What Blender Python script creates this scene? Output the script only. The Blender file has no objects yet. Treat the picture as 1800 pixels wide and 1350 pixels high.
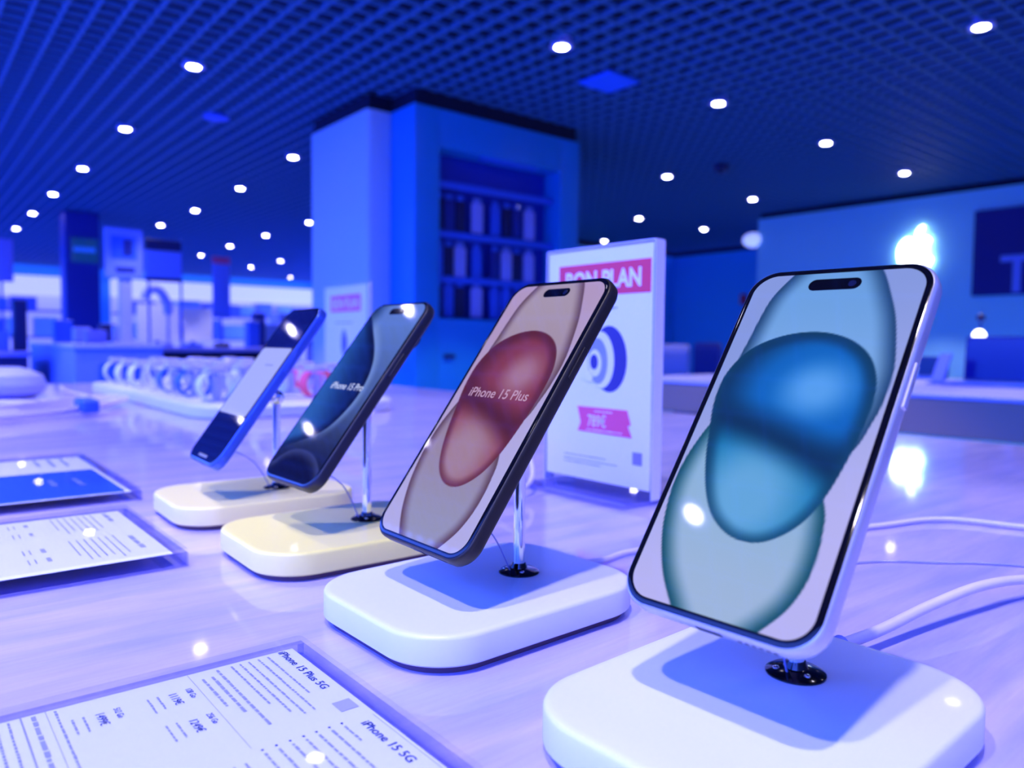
import bpy, bmesh, math, random
import numpy as np
from mathutils import Vector, Matrix

scene = bpy.context.scene
col = scene.collection
PI = math.pi

# ------------------------------------------------------------------ camera
cam_data = bpy.data.cameras.new('camera')
cam = bpy.data.objects.new('camera', cam_data)
col.objects.link(cam)
RIGHT = Vector((0.7730, -0.6343, 0.0105)).normalized()
FWD = Vector((0.6338, 0.7717, -0.0527)).normalized()
UPV = RIGHT.cross(FWD).normalized()
RIGHT = FWD.cross(UPV).normalized()
M = Matrix((RIGHT, UPV, -FWD)).transposed().to_4x4()
M.translation = Vector((0, 0, 1.0376))
cam.matrix_world = M
cam_data.sensor_width = 36.0
cam_data.lens = 36.0 * 1332.0 / 1800.0
cam_data.clip_start = 0.01
cam_data.clip_end = 100
cam_data.dof.use_dof = True
cam_data.dof.focus_distance = 0.33
cam_data.dof.aperture_fstop = 8.5
scene.camera = cam

# ------------------------------------------------------------------ world and exposure
world = bpy.data.worlds.new('world')
scene.world = world
world.use_nodes = True
bg = world.node_tree.nodes['Background']
bg.inputs['Color'].default_value = (0.055, 0.135, 1.0, 1)  # blue fill added so that shaded sides stay blue
bg.inputs['Strength'].default_value = 12.5
LAMP = 40.0                        # radiance of a ceiling downlight's lens
BEAM = 64.0                        # watts of each downlight's beam
LAMP_COLOR = (1.0, 0.92, 1.0)
scene.view_settings.view_transform = 'Standard'
scene.view_settings.look = 'None'
scene.view_settings.exposure = 0.0
scene.view_settings.gamma = 1.0
scene.view_settings.use_curve_mapping = False
cy = scene.cycles
cy.use_denoising = True
cy.use_light_tree = True
cy.max_bounces = 8
cy.transparent_max_bounces = 16
cy.sample_clamp_indirect = 4.0
cy.caustics_reflective = False
cy.caustics_refractive = False

# ------------------------------------------------------------------ materials
def lin(r, g, b):
    f = lambda c: (c / 255.0) / 12.92 if c / 255.0 <= 0.04045 else ((c / 255.0 + 0.055) / 1.055) ** 2.4
    return (f(r), f(g), f(b))

def pm(name, color, rough=0.5, metal=0.0, coat=0.0, emit=None, estr=0.0, spec=0.5, noise=0.0, nscale=40.0):
    m = bpy.data.materials.new(name)
    m.use_nodes = True
    nt = m.node_tree
    b = nt.nodes['Principled BSDF']
    b.inputs['Base Color'].default_value = (*color, 1)
    b.inputs['Roughness'].default_value = rough
    b.inputs['Metallic'].default_value = metal
    b.inputs['Coat Weight'].default_value = coat
    b.inputs['Coat Roughness'].default_value = 0.03
    b.inputs['Specular IOR Level'].default_value = spec
    if emit is not None:
        b.inputs['Emission Color'].default_value = (*emit, 1)
        b.inputs['Emission Strength'].default_value = estr
    if noise > 0:
        tc = nt.nodes.new('ShaderNodeTexCoord')
        n = nt.nodes.new('ShaderNodeTexNoise'); n.inputs['Scale'].default_value = nscale
        n.inputs['Detail'].default_value = 4
        mx = nt.nodes.new('ShaderNodeMix'); mx.data_type = 'RGBA'
        mx.inputs[6].default_value = (*[c * (1 - noise) for c in color], 1)
        mx.inputs[7].default_value = (*[min(1, c * (1 + noise)) for c in color], 1)
        nt.links.new(tc.outputs['Object'], n.inputs['Vector'])
        nt.links.new(n.outputs['Fac'], mx.inputs[0])
        nt.links.new(mx.outputs[2], b.inputs['Base Color'])
    return m

def attr_mat(name, strength=1.0):
    """a lit display: the wallpaper colour is emitted behind cover glass"""
    m = bpy.data.materials.new(name)
    m.use_nodes = True
    nt = m.node_tree
    b = nt.nodes['Principled BSDF']
    b.inputs['Base Color'].default_value = (0.004, 0.004, 0.006, 1)
    b.inputs['Roughness'].default_value = 0.035
    a = nt.nodes.new('ShaderNodeAttribute'); a.attribute_name = 'picture'
    nt.links.new(a.outputs['Color'], b.inputs['Emission Color'])
    b.inputs['Emission Strength'].default_value = strength
    return m

def clear_mat(name, tint, gloss=0.6):
    """clear plastic: tinted straight-through light plus a mirror film by angle"""
    m = bpy.data.materials.new(name)
    m.use_nodes = True
    nt = m.node_tree
    for n in list(nt.nodes):
        nt.nodes.remove(n)
    out = nt.nodes.new('ShaderNodeOutputMaterial')
    t = nt.nodes.new('ShaderNodeBsdfTransparent'); t.inputs['Color'].default_value = (*tint, 1)
    g = nt.nodes.new('ShaderNodeBsdfGlossy'); g.inputs['Roughness'].default_value = 0.02
    fr = nt.nodes.new('ShaderNodeFresnel'); fr.inputs['IOR'].default_value = 1.45
    mu = nt.nodes.new('ShaderNodeMath'); mu.operation = 'MULTIPLY'; mu.inputs[1].default_value = gloss
    mx = nt.nodes.new('ShaderNodeMixShader')
    ge = nt.nodes.new('ShaderNodeNewGeometry'); om = nt.nodes.new('ShaderNodeMath'); om.operation = 'SUBTRACT'; om.inputs[0].default_value = 1.0
    m2 = nt.nodes.new('ShaderNodeMath'); m2.operation = 'MULTIPLY'
    nt.links.new(ge.outputs['Backfacing'], om.inputs[1]); nt.links.new(om.outputs[0], m2.inputs[1])
    nt.links.new(fr.outputs[0], mu.inputs[0]); nt.links.new(mu.outputs[0], m2.inputs[0]); nt.links.new(m2.outputs[0], mx.inputs[0])
    nt.links.new(t.outputs[0], mx.inputs[1]); nt.links.new(g.outputs[0], mx.inputs[2])
    nt.links.new(mx.outputs[0], out.inputs['Surface'])
    return m

def wood_mat():
    m = bpy.data.materials.new('pale_wood')
    m.use_nodes = True
    nt = m.node_tree
    b = nt.nodes['Principled BSDF']
    tc = nt.nodes.new('ShaderNodeTexCoord')
    mp = nt.nodes.new('ShaderNodeMapping'); mp.inputs['Scale'].default_value = (2.2, 14.0, 1.0)
    mp.inputs['Rotation'].default_value = (0, 0, 0.06)
    n1 = nt.nodes.new('ShaderNodeTexNoise'); n1.inputs['Scale'].default_value = 3.0; n1.inputs['Detail'].default_value = 6
    n1.inputs['Distortion'].default_value = 0.6
    mp2 = nt.nodes.new('ShaderNodeMapping'); mp2.inputs['Scale'].default_value = (5, 60, 1)
    n2 = nt.nodes.new('ShaderNodeTexNoise'); n2.inputs['Scale'].default_value = 8.0; n2.inputs['Detail'].default_value = 3
    r = nt.nodes.new('ShaderNodeValToRGB')
    r.color_ramp.elements[0].position = 0.32; r.color_ramp.elements[0].color = (0.42, 0.41, 0.80, 1)
    r.color_ramp.elements[1].position = 0.68; r.color_ramp.elements[1].color = (0.66, 0.56, 0.90, 1)
    mx = nt.nodes.new('ShaderNodeMix'); mx.data_type = 'RGBA'; mx.blend_type = 'MULTIPLY'
    r2 = nt.nodes.new('ShaderNodeValToRGB')
    r2.color_ramp.elements[0].position = 0.35; r2.color_ramp.elements[0].color = (0.93, 0.9, 0.98, 1)
    r2.color_ramp.elements[1].position = 0.6; r2.color_ramp.elements[1].color = (1, 1, 1, 1)
    mx.inputs[0].default_value = 0.7
    L = nt.links.new
    L(tc.outputs['Object'], mp.inputs[0]); L(mp.outputs[0], n1.inputs['Vector']); L(n1.outputs['Fac'], r.inputs[0])
    L(tc.outputs['Object'], mp2.inputs[0]); L(mp2.outputs[0], n2.inputs['Vector']); L(n2.outputs['Fac'], r2.inputs[0])
    L(r.outputs[0], mx.inputs[6]); L(r2.outputs[0], mx.inputs[7]); L(mx.outputs[2], b.inputs['Base Color'])
    b.inputs['Roughness'].default_value = 0.42
    b.inputs['Coat Weight'].default_value = 0.7
    b.inputs['Coat Roughness'].default_value = 0.05
    return m

MAT = dict(
    wood=wood_mat(),
    floor=pm('floor_tiles', (0.12, 0.30, 0.75), 0.35, noise=0.2, nscale=1.5),
    lattice=pm('lattice_paint', (0.06, 0.175, 0.36), 0.6),
    plenum=pm('plenum_dark', (0.004, 0.008, 0.05), 0.9),
    gap_shade=pm('gap_shade_black', (0.004, 0.004, 0.03), 0.9),  # black over wall tops: dark gap plus ceiling shade put into the colour
    wall=pm('wall_paint', (0.06, 0.46, 0.95), 0.6, noise=0.05, nscale=0.8),
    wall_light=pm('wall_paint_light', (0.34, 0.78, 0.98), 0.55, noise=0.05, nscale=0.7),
    pillar=pm('pillar_paint', (0.62, 0.72, 0.9), 0.45, noise=0.04, nscale=1.0),
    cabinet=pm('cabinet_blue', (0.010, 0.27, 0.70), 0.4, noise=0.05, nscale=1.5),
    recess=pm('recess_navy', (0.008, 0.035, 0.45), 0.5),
    white=pm('white_plastic', (0.80, 0.82, 0.92), 0.38, coat=0.15),
    cream=pm('cream_plastic', (0.90, 0.82, 0.36), 0.38, coat=0.15),
    cream_warm=pm('cream_plastic_warm', (0.93, 0.84, 0.27), 0.38, coat=0.15),
    foot=pm('stand_underside', (0.12, 0.06, 0.10), 0.7),
    chrome=pm('chrome', (0.85, 0.87, 0.92), 0.06, 1.0),
    darkchrome=pm('dark_chrome', (0.05, 0.05, 0.06), 0.12, 1.0),
    black=pm('black_glass', (0.003, 0.003, 0.004), 0.05, spec=0.35),
    blackplastic=pm('black_plastic', (0.012, 0.012, 0.02), 0.4),
    lens=pm('camera_lens', (0.01, 0.012, 0.03), 0.05),
    alu_blue=pm('pale_blue_aluminium', (0.60, 0.58, 0.62), 0.34, 0.55),
    alu_black=pm('black_aluminium', (0.022, 0.016, 0.010), 0.42, 0.25),
    alu_navy=pm('navy_titanium', (0.02, 0.02, 0.035), 0.4, 0.3),
    alu_indigo=pm('blue_aluminium', (0.05, 0.12, 0.62), 0.3, 0.5),
    cable=pm('white_cable', (0.80, 0.72, 0.92), 0.4),
    cable_thin=pm('clear_tether', (0.30, 0.32, 0.62), 0.2),
    paper=pm('paper', (0.78, 0.80, 0.95), 0.7),
    ink=pm('ink', (0.025, 0.04, 0.22), 0.7),
    ink_soft=pm('ink_soft', (0.34, 0.36, 0.75), 0.7),
    red=pm('banner_red', (0.85, 0.05, 0.10), 0.6),
    pink=pm('banner_pink', (0.90, 0.10, 0.24), 0.6),
    paperwhite=pm('poster_white', (0.95, 0.93, 0.97), 0.6),
    prod_blue=pm('picture_blue', (0.035, 0.035, 0.22), 0.6),
    prod_mid=pm('picture_mid_blue', (0.28, 0.32, 0.62), 0.6),
    acrylic=clear_mat('clear_acrylic', (0.975, 0.98, 1.0), 0.8),
    frosted=pm('frosted_edge', (0.70, 0.71, 0.97), 0.35, coat=0.3),
    acrylic_edge=clear_mat('acrylic_edge', (0.78, 0.80, 1.0), 0.9),
    photo_blue=pm('photo_blue', (0.008, 0.10, 0.75), 0.5),
    navy=pm('sign_navy', (0.003, 0.003, 0.20), 0.6),
    dark=pm('dark_panel', (0.004, 0.006, 0.09), 0.5),
    darkblue=pm('dark_blue_panel', (0.006, 0.02, 0.26), 0.5),
    midblue=pm('mid_blue', (0.03, 0.13, 0.80), 0.5),
    lightblue=pm('light_blue', (0.20, 0.28, 0.92), 0.5),
    pack_pale=pm('pack_pale', (0.42, 0.40, 1.0), 0.4),
    pale=pm('pale_lavender', (0.45, 0.46, 0.95), 0.5),
    lilac=pm('lilac_grey', (0.28, 0.26, 0.72), 0.5),
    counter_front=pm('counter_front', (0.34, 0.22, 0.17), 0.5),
    teal=pm('teal_screen', (0.0, 0.02, 0.08), 0.2, emit=(0.002, 0.03, 0.16), estr=1.0),
    screen_text=pm('screen_text', (0.02, 0.1, 0.5), 0.4, emit=lin(30, 90, 255), estr=0.8),
    screen_blue=pm('laptop_screen', (0.0, 0.0, 0.1), 0.15, emit=lin(2, 8, 140), estr=0.9),
    screen_dark=pm('laptop_screen_dark', (0.0, 0.0, 0.05), 0.15, emit=lin(5, 20, 110), estr=0.8),
    glow=pm('lit_shelf_band', (0.5, 0.5, 0.9), 0.5, emit=lin(190, 195, 255), estr=0.95),
    added_glow=pm('added_glow_panel', (0.4, 0.4, 0.8), 0.5, emit=lin(150, 155, 255), estr=0.8),  # glow added to lighten the goods on the back shelves
    logo=pm('lit_logo', (1, 1, 1), 0.4, emit=(0.92, 0.97, 1.0), estr=7.0),
    lampglow=pm('round_lamp', (1, 1, 1), 0.4, emit=lin(150, 165, 255), estr=1.2),
    lamp=pm('downlight_lens', (1, 1, 1), 0.4, emit=LAMP_COLOR, estr=LAMP),
    ring=pm('downlight_ring', (0.35, 0.40, 0.95), 0.4),
    ceilpanel=pm('ceiling_panel_paint', (0.02, 0.16, 0.95), 0.6),
    wht_emit=pm('phone_text', (0, 0, 0), 0.5, emit=lin(200, 212, 245), estr=1.0),
    rose_emit=pm('phone_text_rose', (0, 0, 0), 0.5, emit=lin(186, 146, 170), estr=1.0),
    card_emit=pm('phone_card', (0.02, 0.02, 0.03), 0.06, emit=lin(170, 180, 250), estr=0.9),
    card_line=pm('phone_card_line', (0.02, 0.02, 0.03), 0.06, emit=lin(135, 145, 225), estr=0.9),
    indigo_glass=pm('dark_blue_glass', (0.003, 0.006, 0.08), 0.04, emit=lin(4, 8, 80), estr=0.7),
)

# ------------------------------------------------------------------ mesh helpers
class MB:
    def __init__(s):
        s.v = []; s.f = []; s.m = []
    def add(s, vs, fs, mi=0):
        o = len(s.v)
        s.v += [tuple(p) for p in vs]
        s.f += [tuple(i + o for i in f) for f in fs]
        s.m += [mi] * len(fs)
    def box(s, x0, x1, y0, y1, z0, z1, mi=0):
        vs = [(x, y, z) for z in (z0, z1) for y in (y0, y1) for x in (x0, x1)]
        s.add(vs, [(0, 2, 3, 1), (4, 5, 7, 6), (0, 1, 5, 4), (1, 3, 7, 5), (3, 2, 6, 7), (2, 0, 4, 6)], mi)
    def loft(s, rings, mi=0, cap0=True, cap1=True, close=False):
        n = len(rings[0]); vs = [p for r in rings for p in r]; fs = []
        for k in range(len(rings) - 1):
            for i in range(n):
                j = (i + 1) % n
                fs.append((k * n + i, k * n + j, (k + 1) * n + j, (k + 1) * n + i))
        if cap0: fs.append(tuple(reversed(range(n))))
        if cap1: fs.append(tuple(range((len(rings) - 1) * n, len(rings) * n)))
        s.add(vs, fs, mi)
    def slab(s, w, h, r, prof, cx=0, cyy=0, seg=10, mi=0):
        """rounded rectangle lofted through (inset, z) pairs"""
        dl = min(w, h) * 0.02; prof = list(prof)
        if prof[0][0] + dl < min(w, h) * 0.4: prof = [(prof[0][0] + dl, prof[0][1])] + prof
        if prof[-1][0] + dl < min(w, h) * 0.4: prof = prof + [(prof[-1][0] + dl, prof[-1][1])]
        s.loft([[(x + cx, y + cyy, z) for x, y in rr(w - 2 * i, h - 2 * i, max(r - i, 1e-4), seg)] for i, z in prof], mi)
    def prism(s, poly, z0, z1, mi=0):
        s.loft([[(x, y, z0) for x, y in poly], [(x, y, z1) for x, y in poly]], mi)
    def lathe(s, prof, cx=0, cyy=0, n=28, mi=0, sx=1.0, sy=1.0):
        s.loft([[(cx + r * sx * math.cos(2 * PI * k / n), cyy + r * sy * math.sin(2 * PI * k / n), z) for k in range(n)] for r, z in prof], mi)
    def tube(s, pts, rad, n=10, mi=0):
        pts = [Vector(p) for p in pts]; rings = []
        prev = None
        for i, p in enumerate(pts):
            t = (pts[min(i + 1, len(pts) - 1)] - pts[max(i - 1, 0)]).normalized()
            a = prev if prev is not None else (Vector((0, 0, 1)) if abs(t.z) < 0.9 else Vector((1, 0, 0)))
            a = (a - t * a.dot(t)).normalized(); prev = a
            b = t.cross(a)
            rings.append([tuple(p + (a * math.cos(2 * PI * k / n) + b * math.sin(2 * PI * k / n)) * rad) for k in range(n)])
        s.loft(rings, mi)
    def build(s, name, mats, parent=None, smooth=True, angle=35):
        me = bpy.data.meshes.new(name)
        me.from_pydata(s.v, [], s.f)
        if not isinstance(mats, (list, tuple)): mats = [mats]
        for m in mats: me.materials.append(m)
        me.polygons.foreach_set('material_index', s.m)
        bm = bmesh.new(); bm.from_mesh(me); bmesh.ops.recalc_face_normals(bm, faces=bm.faces); bm.to_mesh(me); bm.free()
        if smooth:
            me.polygons.foreach_set('use_smooth', [True] * len(me.polygons))
            me.set_sharp_from_angle(angle=math.radians(angle))
        me.update()
        o = bpy.data.objects.new(name, me); col.objects.link(o)
        if parent: o.parent = parent
        return o

def rr(w, h, r, seg=10):
    pts = []
    for cx, cyy, a0 in ((w / 2 - r, h / 2 - r, 0), (-w / 2 + r, h / 2 - r, 90), (-w / 2 + r, -h / 2 + r, 180), (w / 2 - r, -h / 2 + r, 270)):
        for k in range(seg + 1):
            a = math.radians(a0 + 90 * k / seg)
            pts.append((cx + r * math.cos(a), cyy + r * math.sin(a)))
    return pts

def spline(pts, n=8, closed=False):
    P = [np.array(p, float) for p in pts]; out = []; N = len(P)
    rng = range(N) if closed else range(N - 1)
    for i in rng:
        p1 = P[i]; p2 = P[(i + 1) % N]
        p0 = P[i - 1] if (closed or i > 0) else p1
        p3 = P[(i + 2) % N] if (closed or i + 2 < N) else p2
        for k in range(n):
            t = k / n
            out.append(tuple(0.5 * (2 * p1 + (p2 - p0) * t + (2 * p0 - 5 * p1 + 4 * p2 - p3) * t * t + (3 * p1 - p0 - 3 * p2 + p3) * t ** 3)))
    if not closed: out.append(tuple(P[-1]))
    return out

def tag(o, label, cat, group=None, kind=None):
    if label: o['label'] = label
    if cat: o['category'] = cat
    if group: o['group'] = group
    if kind: o['kind'] = kind
    return o

def thing(name, label, cat, loc=(0, 0, 0), group=None, mat=None):
    o = bpy.data.objects.new(name, None); col.objects.link(o)
    o.empty_display_size = 0.02
    if mat is not None: o.matrix_world = mat
    else: o.location = loc
    return tag(o, label, cat, group)

def frame(origin, r, u):
    r = Vector(r).normalized(); u = Vector(u); u = (u - r * u.dot(r)).normalized(); n = r.cross(u)
    m = Matrix((r, u, n)).transposed().to_4x4(); m.translation = Vector(origin); return m

def copy_tree(o, parent=None):
    c = o.copy(); col.objects.link(c)
    if parent: c.parent = parent
    for ch in list(o.children): copy_tree(ch, c)
    return c

def structure(o):
    o['kind'] = 'structure'; return o

_txt = {}
def text_mesh(string, width=None, height=None, x=0, y=0, z=0, align='LEFT', bold=0.0, shear=0.0, depth=0.0):
    """vertices and faces of a line of lettering laid in the xy plane, scaled to a width or cap height"""
    cu = bpy.data.curves.new('t', 'FONT'); cu.body = string; cu.size = 1.0; cu.offset = bold; cu.shear = shear
    cu.resolution_u = 3; cu.extrude = 0
    ob = bpy.data.objects.new('t', cu); col.objects.link(ob)
    dg = bpy.context.evaluated_depsgraph_get()
    me = bpy.data.meshes.new_from_object(ob.evaluated_get(dg))
    vs = [tuple(v.co) for v in me.vertices]; fs = [tuple(p.vertices) for p in me.polygons]
    bpy.data.objects.remove(ob); bpy.data.curves.remove(cu); bpy.data.meshes.remove(me)
    xs = [v[0] for v in vs]; w = max(xs) - min(xs); x0 = min(xs)
    if width and height: sx, sy = width / w, height / 0.7
    elif width: sx = sy = width / w
    else: sx = sy = height / 0.7
    off = {'LEFT': 0, 'CENTER': -w * sx / 2, 'RIGHT': -w * sx}[align]
    return [((a - x0) * sx + off + x, b * sy + y, z) for a, b, c in vs], fs

def quad(mb, x0, x1, y0, y1, z, mi=0):
    mb.add([(x0, y0, z), (x1, y0, z), (x1, y1, z), (x0, y1, z)], [(0, 1, 2, 3)], mi)

def flat_poly(mb, pts, z, mi=0):
    mb.add([(x, y, z) for x, y in pts], [tuple(range(len(pts)))], mi)

def small_lines(mb, x, y, w, n, dy, h, z, rnd, mi=0, last=0.7):
    """lines of print too small to read: broken dashes"""
    for k in range(n):
        xx = x; end = x + w * (rnd.uniform(0.82, 1) if k < n - 1 else last)
        while xx < end:
            l = rnd.uniform(1.2, 4.5) * h
            quad(mb, xx, min(xx + l, end), y - k * dy, y - k * dy + h * rnd.uniform(0.8, 1.05), z, mi)
            xx += l + h * 0.8

# ------------------------------------------------------------------ the room
T = 0.90                                              # table height
CEIL = 2.64
mb = MB(); mb.box(-12, 12, -8, 20, -0.05, 0.0); structure(mb.build('floor', MAT['floor'], smooth=False))
mb = MB()
X0, X1, Y0, Y1 = -1.82, 10.8, -2.6, 19.6  # ceiling stops short on the left, an opening added for the blue fill
x = X0
while x < X1:
    mb.box(x - 0.007, x + 0.007, Y0, Y1, CEIL, CEIL + 0.024); x += 0.12
y = Y0
while y < Y1:
    mb.box(X0, X1, y - 0.006, y + 0.006, CEIL + 0.001, CEIL + 0.023); y += 0.12
mb.box(X0, X1, Y0, Y1, CEIL + 0.45, CEIL + 0.5, 1)
structure(mb.build('ceiling', [MAT['lattice'], MAT['plenum']], smooth=False))
mb = MB(); mb.box(-4, 12, 19.4, 19.6, 0, CEIL + 0.4); structure(mb.build('wall_back', MAT['wall'], smooth=False))
mb = MB(); mb.box(-4.0, 8.5, -2.8, -2.6, 0, CEIL); structure(mb.build('wall_front_added', pm('warm_wall_paint', (0.62, 0.52, 0.42), 0.6), smooth=False))  # unseen wall added to keep blue fill off the phone sides
mb = MB(); mb.box(-4.2, -4.0, -2.8, 19.6, 0, CEIL); structure(mb.build('wall_left_added', MAT['wall_light'], smooth=False))  # unseen wall added to block the low blue fill
mb = MB(); mb.box(8.2, 8.5, -2.6, 5.30, 0, CEIL - 0.06); mb.box(8.22, 8.5, -2.6, 5.28, CEIL - 0.06, CEIL, 1)
structure(mb.build('wall_right', [MAT['wall_light'], MAT['gap_shade']], smooth=False))
mb = MB(); mb.box(10.5, 10.7, 5.30, 8.4, 0, CEIL - 0.08); mb.box(8.5, 10.7, 5.10, 5.30, 0, CEIL - 0.08); mb.box(10.52, 10.7, 5.1, 8.4, CEIL - 0.08, CEIL, 1)
structure(mb.build('wall_alcove', [MAT['wall'], MAT['gap_shade']], smooth=False))
mb = MB(); mb.box(5.2, 10.7, 8.4, 8.6, 0, CEIL - 0.08); mb.box(5.2, 10.7, 8.42, 8.6, CEIL - 0.08, CEIL, 1)
structure(mb.build('wall_far', [MAT['wall'], MAT['gap_shade']], smooth=False))
# the square pillar beside the accessory cabinet
mb = MB(); mb.slab(0.50, 0.86, 0.03, [(0, 0), (0, 2.54)], 2.66, 4.85, 4)
mb.box(2.43, 2.88, 4.44, 5.26, 2.54, CEIL, 1)
structure(mb.build('wall_pillar', [MAT['pillar'], MAT['gap_shade']]))

# ------------------------------------------------------------------ ceiling downlights
def make_downlight():
    t = thing('downlight', None, 'ceiling light')
    m = MB(); m.lathe([(0.047, 0.0), (0.062, 0.0), (0.064, 0.005), (0.056, 0.012), (0.052, 0.045), (0.047, 0.045), (0.047, 0.0)][:6], n=24)
    m.build('housing', MAT['ring'], t)
    m = MB(); m.lathe([(0.001, -0.006), (0.016, -0.005), (0.030, -0.003), (0.035, 0.0)], n=24)
    m.build('lens', MAT['lamp'], t)
    ld = bpy.data.lights.new('beam', 'SPOT'); ld.energy = BEAM; ld.color = (1.0, 0.91, 0.97)
    ld.spot_size = math.radians(72); ld.spot_blend = 0.22; ld.shadow_soft_size = 0.035
    lo = bpy.data.objects.new('beam', ld); col.objects.link(lo); lo.parent = t; lo.location = (0, 0, -0.045)
    return t
spots = [
 (1.41, 4.668), (1.42, 6.367), (1.435, 8.096), (1.432, 9.728), (1.447, 11.389), (1.459, 13.128), (1.45, 15.07),
 (2.74, 6.352), (2.873, 8.006), (2.938, 9.729), (2.946, 11.30), (4.372, 9.63), (4.42, 11.258), (4.468, 12.953),
 (4.535, 14.707), (6.021, 14.583), (6.056, 16.267), (7.723, 18.111), (2.825, 3.051), (4.253, 3.07), (5.697, 3.102),
 (4.223, 1.507), (5.713, 4.68), (7.265, 4.774), (8.637, 6.426), (7.194, 3.153), (7.324, 6.439), (8.526, 8.187),
 # rows overhead and behind the lens, seen as reflections and by the shadows they cast
 (-0.20, -0.03), (-0.77, 0.15), (-0.88, 1.395), (-0.748, 3.295), (-0.064, 2.903), (-0.806, 4.274), (-0.023, 4.976), (-0.783, 6.971),
 (-0.05, 1.50), (1.42, -0.1), (1.42, 1.50), (1.42, 3.08), (2.83, -0.1), (2.83, 1.50), (4.25, -0.1), (5.70, 1.50), (7.2, 1.5)]
d0 = make_downlight()
for i, (lx, ly) in enumerate(spots):
    o = d0 if i == 0 else copy_tree(d0)
    o.location = (lx, ly, CEIL - 0.012)
    o['group'] = 'downlights in the lattice ceiling'
DL = [
 'bright round downlight, highest of the left row in the ceiling', 'round downlight, second from the top of the long left row', 'round downlight, third down in the long left row',
 'round downlight, fourth down in the long left row', 'round downlight, fifth down in the long left row', 'small round downlight, sixth down near the left edge of the picture', 'small round downlight cut by the left edge of the picture',
 'round downlight glowing against the left edge of the tall pillar', 'round downlight left of the pillar, second of its row', 'round downlight left of the pillar, third of its row', 'round downlight above the hanging sign boards at left',
 'small downlight touching the pillar at mid height, highest of the third row', 'small downlight, second of the row that starts at the pillar', 'small downlight, third of the row that starts at the pillar', 'small downlight, lowest of the row that starts at the pillar',
 'small downlight close left of the pillar, higher of a pair above the lit shelves', 'small downlight, lower left one of a pair above the lit shelves', 'smallest downlight, just above the lit shelf band beside the pillar',
 'bright downlight at the top centre, left of the square ceiling panel', 'bright downlight above the price sign, right of the square ceiling panel', 'bright downlight in the middle of the right ceiling, above the blue phone',
 'bright downlight in the top right corner of the ceiling', 'round downlight right of the accessory cabinet, highest there', 'round downlight left of the bright right wall top', 'small downlight just right of the price sign top',
 'bright downlight above the glowing fruit logo', 'small downlight above the price sign, left of centre', 'small downlight touching the top edge of the price sign']
k = 0
for i, o in enumerate([o for o in col.objects if o.name.split('.')[0] == 'downlight']):
    o['label'] = DL[i] if i < len(DL) else 'ceiling downlight outside the picture, mirrored in glass and table'

def box_thing(name, label, cat, x0, x1, y0, y1, z0, z1, m, group=None, r=None):
    b = MB()
    w, h = x1 - x0, y1 - y0; e = min(0.004, (z1 - z0) * 0.2, w * 0.2, h * 0.2)
    b.slab(w, h, r or min(0.006, w / 3, h / 3), [(e, z0), (0, z0 + e), (0, z1 - e), (e, z1)], (x0 + x1) / 2, (y0 + y1) / 2, 5)
    return tag(b.build(name, m), label, cat, group)

def part(name, parent, x0, x1, y0, y1, z0, z1, m, label=None):
    b = MB(); w, h = x1 - x0, y1 - y0; e = min(0.003, (z1 - z0) * 0.2, w * 0.2, h * 0.2)
    b.slab(w, h, min(0.004, w / 3, h / 3), [(e, z0), (0, z0 + e), (0, z1 - e), (e, z1)], (x0 + x1) / 2, (y0 + y1) / 2, 3)
    o = b.build(name, m, parent)
    if label: o['label'] = label
    return o

# ceiling panel, dome, small speaker
tag_o = box_thing('ceiling_panel', 'flat square blue panel set in the lattice ceiling', 'ceiling panel', 3.28, 3.55, 3.13, 3.39, CEIL - 0.02, CEIL, MAT['ceilpanel'])
b = MB(); b.lathe([(0.065, CEIL), (0.065, CEIL - 0.015), (0.055, CEIL - 0.05), (0.03, CEIL - 0.075), (0.002, CEIL - 0.08)], 5.735, 4.094)
tag(b.build('dome_camera', MAT['dark']), 'small dark dome under the ceiling right of the pillar', 'ceiling dome')
b = MB(); b.lathe([(0.09, CEIL), (0.09, CEIL - 0.012), (0.05, CEIL - 0.02), (0.002, CEIL - 0.02)], 1.85, 5.617)
tag(b.build('ceiling_speaker', MAT['midblue']), 'faint round speaker in the ceiling left of the pillar', 'speaker')

# ------------------------------------------------------------------ our display table
t = thing('display_table', 'pale glossy wood display table carrying the phones', 'table', (0, 0, 0))
b = MB(); b.slab(1.43, 4.0, 0.012, [(0.002, T - 0.12), (0, T - 0.118), (0, T - 0.0015), (0.0015, T)], 0.535, 0.70, 6)
b.build('tabletop', MAT['wood'], t)
for lx in (-0.05, 1.12):
    for ly in (-1.1, 2.5):
        part('leg', t, lx - 0.04, lx + 0.04, ly - 0.04, ly + 0.04, 0, T - 0.12, MAT['lilac'])

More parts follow.
